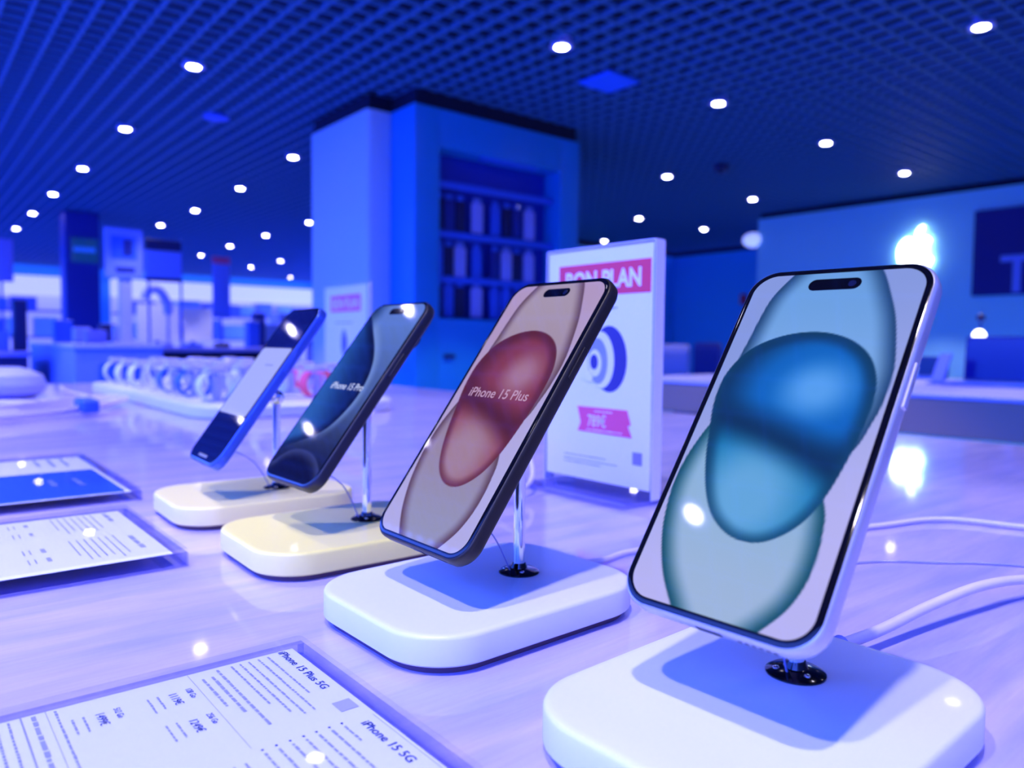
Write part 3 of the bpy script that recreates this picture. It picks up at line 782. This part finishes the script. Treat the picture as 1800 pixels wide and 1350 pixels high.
# printed picture of a round blue and white appliance
b = MB()
def ell(cx, cz, ax, az, n=28, tl=0.0): 
    return [(cx + ax * math.cos(q) * math.cos(tl) - az * math.sin(q) * math.sin(tl), cz + ax * math.cos(q) * math.sin(tl) + az * math.sin(q) * math.cos(tl)) for q in [2 * PI * k / n for k in range(n)]]
c0x, c0z = px(0.477), pz(1.0250)
flat_poly(b, ell(c0x + 0.004, c0z, 0.0215, 0.030, tl=0.05), 0.0003, 0)
flat_poly(b, ell(c0x - 0.006, c0z - 0.001, 0.0165, 0.0260, tl=0.05), 0.0005, 1)
flat_poly(b, ell(c0x - 0.010, c0z - 0.002, 0.0125, 0.0210, tl=0.05), 0.0007, 2)
flat_poly(b, ell(c0x - 0.013, c0z - 0.004, 0.0085, 0.0125, tl=0.05), 0.0009, 1)
flat_poly(b, ell(c0x - 0.014, c0z - 0.003, 0.0050, 0.0070, tl=0.05), 0.0011, 0)
flat_poly(b, ell(c0x - 0.022, c0z - 0.016, 0.0070, 0.0050, tl=-0.5), 0.0009, 1)
b.build('product_picture', [MAT['prod_blue'], MAT['paperwhite'], MAT['prod_mid']], po, smooth=False)
b = MB(); flat_poly(b, [(px(0.5125), pz(0.9800)), (px(0.4500), pz(0.9800)), (px(0.4455), pz(0.9675)), (px(0.4490), pz(0.9660)), (px(0.4440), pz(0.9560)), (px(0.5120), pz(0.9570)), (px(0.5080), pz(0.9650))], 0.0003)
b.build('price_tag', MAT['pink'], po, smooth=False)
b = MB(); vs, fs = text_mesh('789€', width=0.0230, height=0.0105, x=px(0.4985), y=pz(0.9625), z=0.0005, bold=0.008); b.add(vs, fs)
small_lines(b, px(0.500), pz(0.9585), 0.045, 1, 0.004, 0.0011, 0.0005, rnd, last=1); small_lines(b, px(0.490), pz(0.9760), 0.022, 1, 0.004, 0.0011, 0.0005, rnd, last=1)
b.build('price', MAT['paperwhite'], po, smooth=False)
b = MB(); quad(b, px(0.4430), px(0.4320), pz(0.9330), pz(0.9440), 0.0003); b.build('square_mark', MAT['lilac'], po, smooth=False)

# farther sign
t, po = poster_stand('smaller-looking white price sign farther back, left of the accessory cabinet', 1.16, 2.425, 0.31, 0.325, False)
b = MB(); quad(b, 0.045, 0.255, 0.238, 0.292, 0.0004); b.build('banner', MAT['pink'], po, smooth=False)
b = MB(); vs, fs = text_mesh('BON PLAN', width=0.18, height=0.030, x=0.060, y=0.250, z=0.0008, bold=0.03); b.add(vs, fs); b.build('lettering', MAT['paperwhite'], po, smooth=False)
b = MB(); small_lines(b, 0.08, 0.20, 0.12, 1, 0.01, 0.004, 0.0004, rnd, last=1); small_lines(b, 0.06, 0.06, 0.16, 3, 0.012, 0.003, 0.0004, rnd); b.build('small_print', MAT['ink_soft'], po, smooth=False)
b = MB(); flat_poly(b, ell(0.14, 0.135, 0.02, 0.045), 0.0004, 0); flat_poly(b, ell(0.15, 0.135, 0.012, 0.030), 0.0008, 1); b.build('product_picture', [MAT['prod_mid'], MAT['prod_blue']], po, smooth=False)

# ------------------------------------------------------------------ smartwatch tray
tr = thing('watch_tray', 'low white tray with rounded corners holding rows of smartwatches', 'tray', (0.61, 1.82, T))
b = MB(); b.slab(0.40, 1.00, 0.09, [(0.004, 0.0), (0, 0.004), (0, 0.020), (0.004, 0.024)], 0, 0, 12); b.build('tray_plate', MAT['white'], tr)
b = MB()
for k in range(5): b.box(-0.16, 0.16, -0.36 + k * 0.18 - 0.003, -0.36 + k * 0.18 + 0.003, 0.0238, 0.027)
b.build('divider', MAT['pale'], tr)
def make_watch(bandm, dialm):
    t = thing('smartwatch', None, 'smartwatch')
    b = MB(); rings = []
    n = 22; R = 0.034; hw = 0.013
    for k in range(n):
        a = math.radians(-60 + 300 * k / (n - 1)) 
        rings.append([(q * hw, (R + d) * 1.0 * math.cos(a), (R + d) * 0.85 * math.sin(a)) for q, d in ((-1, 0), (1, 0), (1, 0.0035), (-1, 0.0035))])
    b.loft(rings); b.build('band', bandm, t)
    b = MB(); b.slab(0.036, 0.040, 0.010, [(0.003, R * 0.85 - 0.003), (0, R * 0.85), (0, R * 0.85 + 0.007), (0.003, R * 0.85 + 0.0105)], 0, 0.004, 6); b.build('case', MAT['pale'], t)
    b = MB(); b.slab(0.029, 0.033, 0.008, [(0, R * 0.85 + 0.0102), (0.001, R * 0.85 + 0.0115)], 0, 0.004, 6); b.build('dial', dialm, t)
    b = MB(); b.lathe([(0.016, -0.031), (0.016, -0.028), (0.009, -0.026), (0.008, 0.020)], 0, 0, 16); b.build('holder', MAT['pale'], t)
    return t
wa = make_watch(MAT['white'], MAT['black']); wb = make_watch(MAT['midblue'], MAT['black']); wc = make_watch(MAT['pink'], MAT['black'])
kinds = {'w': wa, 'b': wb, 'p': wc}
used = set()
rows = [(0.47, 'wwwwbbw'), (0.57, 'wwbwwww'), (0.67, 'wwbwpwp'), (0.765, 'wwpwppw')]
names = {'w': 'white', 'b': 'blue', 'p': 'pink'}
rown = ['front row', 'second row', 'third row', 'back row']
ords = ['first', 'second', 'third', 'fourth', 'fifth', 'sixth', 'seventh']
for ri, (xr, s) in enumerate(rows):
    for k, ch in enumerate(s):
        src = kinds[ch]
        o = src if ch not in used else copy_tree(src)
        used.add(ch)
        o.location = (xr, 2.22 - k * 0.13, T + 0.024 + 0.031)
        o.rotation_euler = (0, 0, rnd.uniform(-0.25, 0.25) + PI / 2)
        sc_ = 0.95; o.scale = (sc_, sc_, sc_); o.location.z = T + 0.024 + 0.031 * sc_
        o['group'] = 'smartwatches on the white tray'
        o['label'] = '%s-banded smartwatch, %s from the left in the %s of the white tray' % (names[ch], ords[k], rown[ri])

# ------------------------------------------------------------------ accessory cabinet on the pillar
cab = thing('accessory_cabinet', 'tall blue cabinet on the pillar with a recess of hanging phone accessories', 'cabinet', (0, 0, 0))
YF = 4.12
CX0, CX1, OX0, OX1, OZ = 2.575, 4.01, 2.765, 3.82, 2.30
part('side_panel', cab, CX0, OX0, YF, 5.2, 0, 2.54, MAT['cabinet'])
part('side_panel', cab, OX1, CX1, YF, 5.2, 0, 2.54, MAT['cabinet'])
part('header', cab, OX0, OX1, YF, 5.2, OZ, 2.54, MAT['cabinet'])
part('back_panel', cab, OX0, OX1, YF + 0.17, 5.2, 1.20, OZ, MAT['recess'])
part('lower_panel', cab, OX0, OX1, YF, 5.2, 0, 1.20, MAT['cabinet'])
part('top_gap_shade', cab, CX0 + 0.02, CX1 - 0.02, YF + 0.02, 5.2, 2.54, CEIL, MAT['gap_shade'], 'black strip above the cabinet, dark gap and ceiling shade')
for zz in (2.06, 1.735, 1.44):
    part('price_rail', cab, OX0 + 0.01, OX1 - 0.01, YF + 0.06, YF + 0.075, zz, zz + 0.045, MAT['midblue'])
b = MB(); b.box(2.80, 2.88, YF - 0.02, YF, 0.94, 0.965); b.build('handle', MAT['dark'], cab)
part('glow_bar', cab, OX0 + 0.35, OX1 - 0.2, YF + 0.03, YF + 0.06, OZ - 0.02, OZ, MAT['midblue'])  # bar put in for a reflected glow on the header
PX_ = [2.812, 2.898, 2.990, 3.132, 3.291, 3.394, 3.489, 3.602]
def make_pack(m, top):
    t = thing('phone_case_pack', None, 'phone accessory')
    b = MB(); b.slab(0.085, 0.018, 0.004, [(0.002, -0.105), (0, -0.10), (0, 0.085), (0.002, 0.09)], 0, 0, 3); b.build('pack', m, t)
    b = MB(); b.slab(0.06, 0.003, 0.001, [(0, 0.09), (0, 0.125)], 0, 0, 2); b.build('hang_tag', top, t)
    b = MB(); b.tube([(0, -0.01, 0.115), (0, 0.0785, 0.115)], 0.003, 6); b.build('hook', MAT['chrome'], t)
    return t
pk = {'d': make_pack(MAT['dark'], MAT['midblue']), 'n': make_pack(MAT['darkblue'], MAT['midblue']), 'l': make_pack(MAT['pack_pale'], MAT['lightblue']), 'm': make_pack(MAT['midblue'], MAT['midblue'])}
cn = {'d': 'black', 'n': 'navy', 'l': 'pale blue', 'm': 'mid blue'}
prow = [(1.91, 'dndlmdnl', 'top'), (1.60, 'mdlmnldl', 'middle'), (1.335, 'nmdlmmnl', 'bottom')]
seen = set(); ords.append('eighth')
for zz, s, rn in prow:
    for k, ch in enumerate(s):
        o = pk[ch] if ch not in seen else copy_tree(pk[ch])
        seen.add(ch)
        w_ = 1.1 if ch == 'l' else 0.92
        o.scale = (w_, 1, 1.02); o.location = (PX_[k], YF + 0.065 + (0.0 if k % 2 else 0.0), zz - 0.01)
        o.location.y = YF + 0.09
        o['group'] = 'accessory packs hanging in the cabinet'
        o['label'] = '%s accessory pack hanging %s from the left in the %s row of the cabinet' % (cn[ch], ords[k], rn)

# ------------------------------------------------------------------ right side: neighbour table, wall logo, laptops
t = thing('neighbour_table', 'second white display table behind, right of the price sign', 'table')
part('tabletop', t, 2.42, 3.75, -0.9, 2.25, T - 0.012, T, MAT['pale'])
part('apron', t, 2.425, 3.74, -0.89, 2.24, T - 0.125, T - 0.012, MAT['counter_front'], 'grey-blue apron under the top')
for lx in (2.6, 3.55):
    for ly in (-0.7, 2.0): part('leg', t, lx - 0.04, lx + 0.04, ly - 0.04, ly + 0.04, 0, T - 0.125, MAT['darkblue'])
def apple_poly():
    half = [(0.0, .40), (.08, .43), (.18, .47), (.30, .46), (.42, .36), (.355, .27), (.32, .16), (.315, .05), (.345, -.05), (.40, -.13), (.47, -.18), (.43, -.30), (.35, -.43), (.25, -.52), (.13, -.515), (0, -.475), (-.13, -.515), (-.25, -.52), (-.36, -.42), (-.45, -.25), (-.50, -.05), (-.495, .15), (-.43, .32), (-.31, .44), (-.18, .47), (-.08, .43)]
    return half
lg = thing('lit_logo', 'glowing white fruit logo with a bite and a leaf on the right wall', 'lit logo', (8.2, 3.44, 2.01))
S_ = 0.35
fm = frame((0, 0, 0), (0, -1, 0), (0, 0, 1))
b = MB(); b.prism([(x * S_, y * S_) for x, y in apple_poly()], 0.02, 0.045); o = b.build('fruit', MAT['logo'], lg, smooth=False); o.matrix_local = fm
b = MB(); b.prism([(x * S_, y * S_) for x, y in [(0.0, .50), (.01, .60), (.07, .71), (.16, .78), (.21, .79), (.20, .70), (.15, .60), (.07, .52)]], 0.02, 0.045); o = b.build('leaf', MAT['logo'], lg, smooth=False); o.matrix_local = fm
b = MB(); b.box(-0.05, 0.05, -0.05, 0.05, 0.0, 0.02); o = b.build('wall_bracket', MAT['white'], lg, smooth=False); o.matrix_local = fm
sg = thing('letter_sign', 'dark navy wall sign with a large pale letter T at the right edge', 'sign', (8.2, 2.90, 1.55))
b = MB(); b.box(0, 1.9, 0, 0.82, 0, 0.04); o = b.build('sign_board', MAT['navy'], sg, smooth=False); o.matrix_local = fm
b = MB(); b.box(0.24, 0.52, 0.31, 0.37, 0.04, 0.05); b.box(0.345, 0.415, 0.02, 0.31, 0.04, 0.05); o = b.build('lettering', MAT['lightblue'], sg, smooth=False); o.matrix_local = fm
b = MB(); b.slab(0.10, 0.16, 0.02, [(0.01, 0), (0, 0.01), (0, 0.05), (0.01, 0.06)], 0, 0, 5)
o = tag(b.build('fire_call_point', MAT['red']), 'small red alarm box on the far blue wall', 'alarm box'); o.matrix_world = frame((10.5, 7.0, 1.78), (0, -1, 0), (0, 0, 1))
b = MB(); rings = []
for q in range(11):
    a = -PI / 2 + PI * q / 10; rings.append((max(0.001, 0.125 * math.cos(a)), 0.09 * math.sin(a)))
b.lathe(rings, 0, 0, 24)
o = tag(b.build('globe_lamp', MAT['lampglow']), 'soft round lamp at the far end of the bright right wall', 'lamp'); o.location = (8.22, 5.38, 2.34)
# chairs and boxes seen over the neighbour table
t = thing('chair', 'pale rounded chair back right of the price sign', 'chair', (6.0, 4.62, 0))
b = MB(); b.slab(0.06, 0.36, 0.028, [(0.01, 0.55), (0, 0.60), (0, 0.95), (0.004, 1.02), (0.02, 1.05)], -0.2, 0, 8); b.build('backrest', MAT['pale'], t)
part('seat', t, -0.22, 0.22, -0.2, 0.2, 0.44, 0.50, MAT['pale'])
for lx in (-0.18, 0.18):
    for ly in (-0.16, 0.16): part('leg', t, lx - 0.015, lx + 0.015, ly - 0.015, ly + 0.015, 0, 0.44, MAT['chrome'])
t = thing('chair', 'dark navy chair back between the price sign and the nearest phone', 'chair', (6.0, 4.24, 0))
b = MB(); b.slab(0.06, 0.30, 0.028, [(0.01, 0.50), (0, 0.55), (0, 0.98), (0.004, 1.04), (0.02, 1.07)], -0.2, 0, 8); b.build('backrest', MAT['darkblue'], t)
part('seat', t, -0.22, 0.22, -0.16, 0.16, 0.44, 0.50, MAT['darkblue'])
for lx in (-0.18, 0.18):
    for ly in (-0.13, 0.13): part('leg', t, lx - 0.015, lx + 0.015, ly - 0.015, ly + 0.015, 0, 0.44, MAT['dark'])
def laptop(label, x, y, w, d, h, z0, m, lean=0.10):
    """screen faces -x"""
    t = thing('laptop', label, 'laptop', (x, y, z0), 'laptops on the neighbour table')
    part('keyboard_base', t, -d, 0, -w / 2, w / 2, 0, 0.014, MAT['midblue'])
    lid = MB(); lid.slab(w, h, 0.01, [(0.001, 0), (0, 0.002), (0, 0.006), (0.001, 0.008)], 0, h / 2, 5); lo = lid.build('lid', MAT['darkblue'], t)
    lo.matrix_local = frame((0.0, 0, 0.012), (0, -1, 0), (lean, 0, 1))
    sc = MB(); sc.slab(w - 0.016, h - 0.018, 0.006, [(0, 0.008), (0, 0.0086)], 0, h / 2, 4); so = sc.build('screen', m, lo)
    return t
laptop('open laptop with a bright blue screen at the right edge of the picture', 3.28, 1.00, 0.36, 0.22, 0.175, T, MAT['screen_blue'])
laptop('smaller open laptop with dark blue screen beside the small glowing stand', 3.62, 1.43, 0.13, 0.10, 0.09, T, MAT['screen_dark'])
t = thing('glow_stand', 'small knobbed stand with an added glow for a bright reflection', 'lamp', (3.46, 1.19, T))
b = MB(); b.lathe([(0.03, 0), (0.03, 0.006), (0.004, 0.01), (0.0035, 0.25)], 0, 0, 18); b.build('stand_stem', MAT['darkblue'], t)
b = MB(); b.lathe([(0.002, 0.25), (0.014, 0.255), (0.017, 0.265), (0.014, 0.275), (0.002, 0.282)], 0, 0, 16); b.build('stand_knob', MAT['dark'], t)
b = MB(); b.lathe([(0.004, 0.165), (0.016, 0.168), (0.024, 0.182), (0.024, 0.196), (0.016, 0.210), (0.004, 0.216)], -0.012, 0, 18); b.build('glint_head', pm('glint_glow', (1, 1, 1), 0.4, emit=(0.9, 0.92, 1.0), estr=6.0), t)  # glowing head stands for a lamp reflection by the laptop
t = thing('tablet_stand', 'slanted slim tablet on a stand left of the laptop', 'tablet', (3.12, 1.215, T))
b = MB(); b.slab(0.05, 0.12, 0.006, [(0.001, 0), (0, 0.002), (0, 0.006), (0.001, 0.008)], 0, 0.06, 5); o = b.build('tablet', MAT['lightblue'], t); o.matrix_local = frame((0.0, 0, 0.008), (-0.25, -1, 0), (0.45, -0.15, 1))
part('stand_foot', t, -0.03, 0.05, -0.03, 0.03, 0, 0.008, MAT['midblue'])

# ------------------------------------------------------------------ left background
t = thing('display_counter', 'light blue display counter in the left background carrying the sign post', 'counter')
part('counter_body', t, 0.85, 1.34, 5.13, 6.97, 0, 0.985, MAT['lightblue'])
part('counter_top', t, 0.84, 1.35, 5.12, 6.98, 0.985, 1.010, MAT['pale'])
part('drawer_front', t, 0.98, 1.26, 5.115, 5.13, 0.70, 0.90, MAT['midblue'])
sp = thing('sign_post', 'pale sign board on a white post standing on the left counter', 'sign', (1.17, 5.32, 1.010))
part('post', sp, -0.037, 0.037, -0.02, 0.02, 0, 0.42, MAT['pale'])
part('post_foot', sp, -0.10, 0.10, -0.08, 0.08, 0, 0.012, MAT['pale'])
sb = part('sign_board', sp, -0.12, 0.10, -0.035, -0.02, 0.42, 0.73, MAT['lightblue'])
b = MB(); b.box(-0.085, 0.065, -0.038, -0.035, 0.54, 0.68); b.build('picture', MAT['midblue'], sb, smooth=False)
b = MB(); b.box(-0.015, 0.035, -0.041, -0.038, 0.56, 0.66); b.build('dark_mark', MAT['darkblue'], sb, smooth=False)
b = MB(); b.box(-0.06, 0.05, -0.038, -0.035, 0.455, 0.485); b.build('caption_bar', MAT['darkblue'], sb, smooth=False)

t = thing('open_counter', 'low counter with open dark front right of the light blue counter', 'counter')
part('counter_top', t, 1.45, 2.60, 5.9, 7.5, 0.955, 0.985, MAT['lilac'])
part('counter_back', t, 1.47, 2.58, 6.6, 7.48, 0, 0.955, MAT['dark'])
part('side', t, 1.45, 1.50, 5.92, 7.48, 0, 0.955, MAT['midblue']); part('side', t, 2.55, 2.60, 5.92, 7.48, 0, 0.955, MAT['midblue'])
t = thing('display_board', 'board with dark top and bottom bars standing behind the sign post', 'sign', (1.58, 6.0, 0.985))
part('leg', t, -0.11, -0.095, -0.01, 0.01, 0, 0.50, MAT['midblue']); part('leg', t, 0.115, 0.13, -0.01, 0.01, 0, 0.80, MAT['midblue'])
part('panel', t, -0.125, 0.125, -0.015, 0.015, 0.51, 0.71, MAT['lightblue']); part('dark_bar', t, -0.125, 0.125, -0.02, 0.02, 0.715, 0.79, MAT['dark']); part('dark_bar', t, -0.125, 0.125, -0.02, 0.02, 0.485, 0.51, MAT['dark'])
def monitor(label, x, y, w, h, z0, m):
    t = thing('monitor', label, 'monitor', (x, y, z0), 'pale monitors on the open counter')
    part('panel', t, -w / 2, w / 2, -0.015, 0.015, 0.05, 0.05 + h, m); part('stem', t, -0.02, 0.02, 0.015, 0.03, 0.0, 0.15, MAT['midblue']); part('foot', t, -0.08, 0.08, -0.05, 0.06, 0, 0.01, MAT['midblue'])
monitor('pale lavender monitor, left one on the open counter', 1.79, 7.0, 0.33, 0.31, 0.985, MAT['white'])
monitor('pale lavender monitor, right one on the open counter', 2.12, 7.1, 0.32, 0.30, 0.985, MAT['white'])
b = MB(); b.tube(spline([(1.52, 6.3, 1.36), (1.56, 6.3, 1.43), (1.63, 6.3, 1.42), (1.68, 6.3, 1.33), (1.69, 6.3, 1.24)], 6), 0.035, 10); b.tube([(1.69, 6.3, 0.985), (1.69, 6.3, 1.25)], 0.012, 8)
tag(b.build('hand_dryer', MAT['pale']), 'pale curved device on a stem below the display board', 'device')
for i, (xx, yy, hh, ww, mm, nn) in enumerate([(1.02, 5.9, 0.11, 0.10, 'pale', 'pale box on the left counter, nearest its left end'), (1.05, 5.6, 0.09, 0.12, 'lilac', 'lilac box on the left counter beside the pale one'), (1.00, 6.5, 0.17, 0.12, 'midblue', 'taller blue box at the back of the left counter'), (1.22, 6.1, 0.14, 0.10, 'dark', 'dark box on the left counter left of the sign post'), (1.22, 5.7, 0.12, 0.09, 'pale', 'small pale box just left of the sign post foot')]):
    box_thing('product_box', nn, 'box', xx - ww / 2, xx + ww / 2, yy - 0.05, yy + 0.05, 1.010, 1.010 + hh, MAT[mm], 'boxes on the left counter')
for i, (xx, yy, ww, hh, mm, nn) in enumerate([(1.62, 6.15, 0.10, 0.035, 'pale', 'flat pale device on the open counter, left'), (1.82, 6.12, 0.12, 0.03, 'midblue', 'flat blue device in the middle of the open counter'), (2.05, 6.15, 0.10, 0.04, 'dark', 'flat dark device on the open counter, right'), (2.35, 6.3, 0.10, 0.22, 'midblue', 'upright blue box on the right end of the open counter'), (2.48, 6.5, 0.09, 0.30, 'darkblue', 'tall dark blue box at the far right of the open counter')]):
    box_thing('display_device', nn, 'device', xx - ww / 2, xx + ww / 2, yy - 0.05, yy + 0.05, 0.985, 0.985 + hh, MAT[mm], 'devices on the open counter')
# lower counter at the far left with a dark upright panel
t = thing('left_counter', 'pale-topped counter with dark front at the left edge', 'counter')
part('counter_top', t, -0.6, 0.73, 5.9, 7.0, 0.92, 0.955, MAT['lilac']); part('counter_front', t, -0.6, 0.71, 5.92, 6.98, 0, 0.92, MAT['dark'])
box_thing('upright_panel', 'dark upright panel on the counter at the left edge', 'panel', 0.645, 0.725, 6.05, 6.15, 0.955, 1.30, MAT['dark'])
box_thing('appliance_box', 'blue box on the counter at the left edge', 'box', 0.52, 0.62, 6.05, 6.2, 0.955, 1.09, MAT['lightblue'])
# tall things farther back
t = thing('screen_column', 'tall dark column with a dim teal screen in the left background', 'column', (1.9, 11.0, 0))
part('column_body', t, -0.19, 0.19, -0.19, 0.19, 0, CEIL - 0.01, MAT['darkblue'])
s_ = part('screen', t, -0.13, 0.17, -0.21, -0.19, 2.00, 2.30, MAT['teal'])
b = MB(); 
for k in range(7): b.box(-0.10 + k * 0.035, -0.075 + k * 0.035, -0.212, -0.21, 2.13, 2.19)
b.build('screen_text', MAT['screen_text'], s_, smooth=False)
t = thing('banner_sign', 'narrow pale banner sign with pink top in front of the lit shelves', 'sign', (3.0, 9.0, 0))
part('banner', t, -0.10, 0.10, -0.01, 0.01, 1.30, 1.93, MAT['lightblue']); part('banner_top', t, -0.10, 0.10, -0.012, 0.012, 1.93, 2.01, MAT['pink']); part('pole', t, -0.012, 0.012, 0.01, 0.03, 0, 1.9, MAT['midblue']); part('foot', t, -0.15, 0.15, -0.15, 0.15, 0, 0.02, MAT['midblue'])
t = thing('banner_sign', 'faint lilac banner sign cut by the left edge', 'sign', (0.87, 9.0, 0))
part('banner', t, -0.10, 0.10, -0.01, 0.01, 1.60, 2.02, MAT['lilac']); part('pole', t, -0.012, 0.012, 0.01, 0.03, 0, 1.7, MAT['midblue']); part('foot', t, -0.15, 0.15, -0.15, 0.15, 0, 0.02, MAT['midblue'])
# lit shelving along the back wall
def shelving(side, x0, x1, zt):
    tag(part('light_band', None, x0, x1, 18.95, 19.38, zt - 0.38, zt, MAT['glow']), 'long lit white band high on the back wall, ' + side, 'light band')
    structure(part('glow_trim_1', None, x0, x1, 19.30, 19.38, 0, zt - 0.38, MAT['added_glow']))  # back board with added glow to brighten the shelving
    for zz, nn in ((0.05, 'lowest'), (1.05, 'middle'), (1.62, 'upper')):
        tag(part('wall_shelf', None, x0, x1, 18.80, 19.30, zz, zz + 0.04, MAT['lilac']), nn + ' back-wall shelf under the lit band, ' + side, 'shelf')
shelving('section beside the pillar', 3.95, 8.85, 2.42)
shelving('section at the left picture edge', 0.6, 3.05, 2.38)
box_thing('storage_cabinet', 'white cabinet rising at the right end of the lit shelving', 'cabinet', 8.90, 9.4, 18.8, 19.38, 0, 2.43, MAT['pale'])
k = 0
def goods(x0, x1, z, hh, mats):
    global k
    x = x0 + 0.35
    while x < x1 - 0.5:
        w = rnd.uniform(0.34, 0.56)
        box_thing('boxed_appliance', 'pale boxed appliance on the lit back-wall shelving', 'appliance', x, x + w, 18.85, 19.2, z, z + hh * rnd.uniform(0.7, 1), MAT[rnd.choice(mats)], 'boxed appliances on the back-wall shelving')
        x += w + rnd.uniform(0.03, 0.14)
goods(3.9, 8.8, 1.66, 0.34, ['white', 'pale', 'white', 'lilac']); goods(3.9, 8.8, 1.09, 0.48, ['white', 'pale', 'white', 'lightblue'])
goods(0.5, 3.0, 1.66, 0.30, ['white', 'pale', 'lilac']); goods(0.5, 3.0, 1.09, 0.48, ['white', 'white', 'lightblue'])
# mid-ground stands between the pillar and the counters
for xx, yy, hh, mm, nn in [(3.1, 8.0, 1.22, 'midblue', 'blue stand left of the two pale sign tops'), (3.45, 8.2, 1.35, 'pale', 'pale stand in front of the lit shelves'), (3.75, 8.0, 1.25, 'lightblue', 'light blue stand behind the farthest phone'), (4.05, 8.4, 1.30, 'pale', 'pale stand close to the pillar foot')]:
    t = thing('floor_stand', nn, 'floor stand', (xx, yy, 0))
    part('column_body', t, -0.11, 0.11, -0.10, 0.10, 0, hh - 0.2, MAT[mm]); part('top_box', t, -0.14, 0.14, -0.13, 0.13, hh - 0.2, hh, MAT['pale' if mm != 'pale' else 'lightblue'])
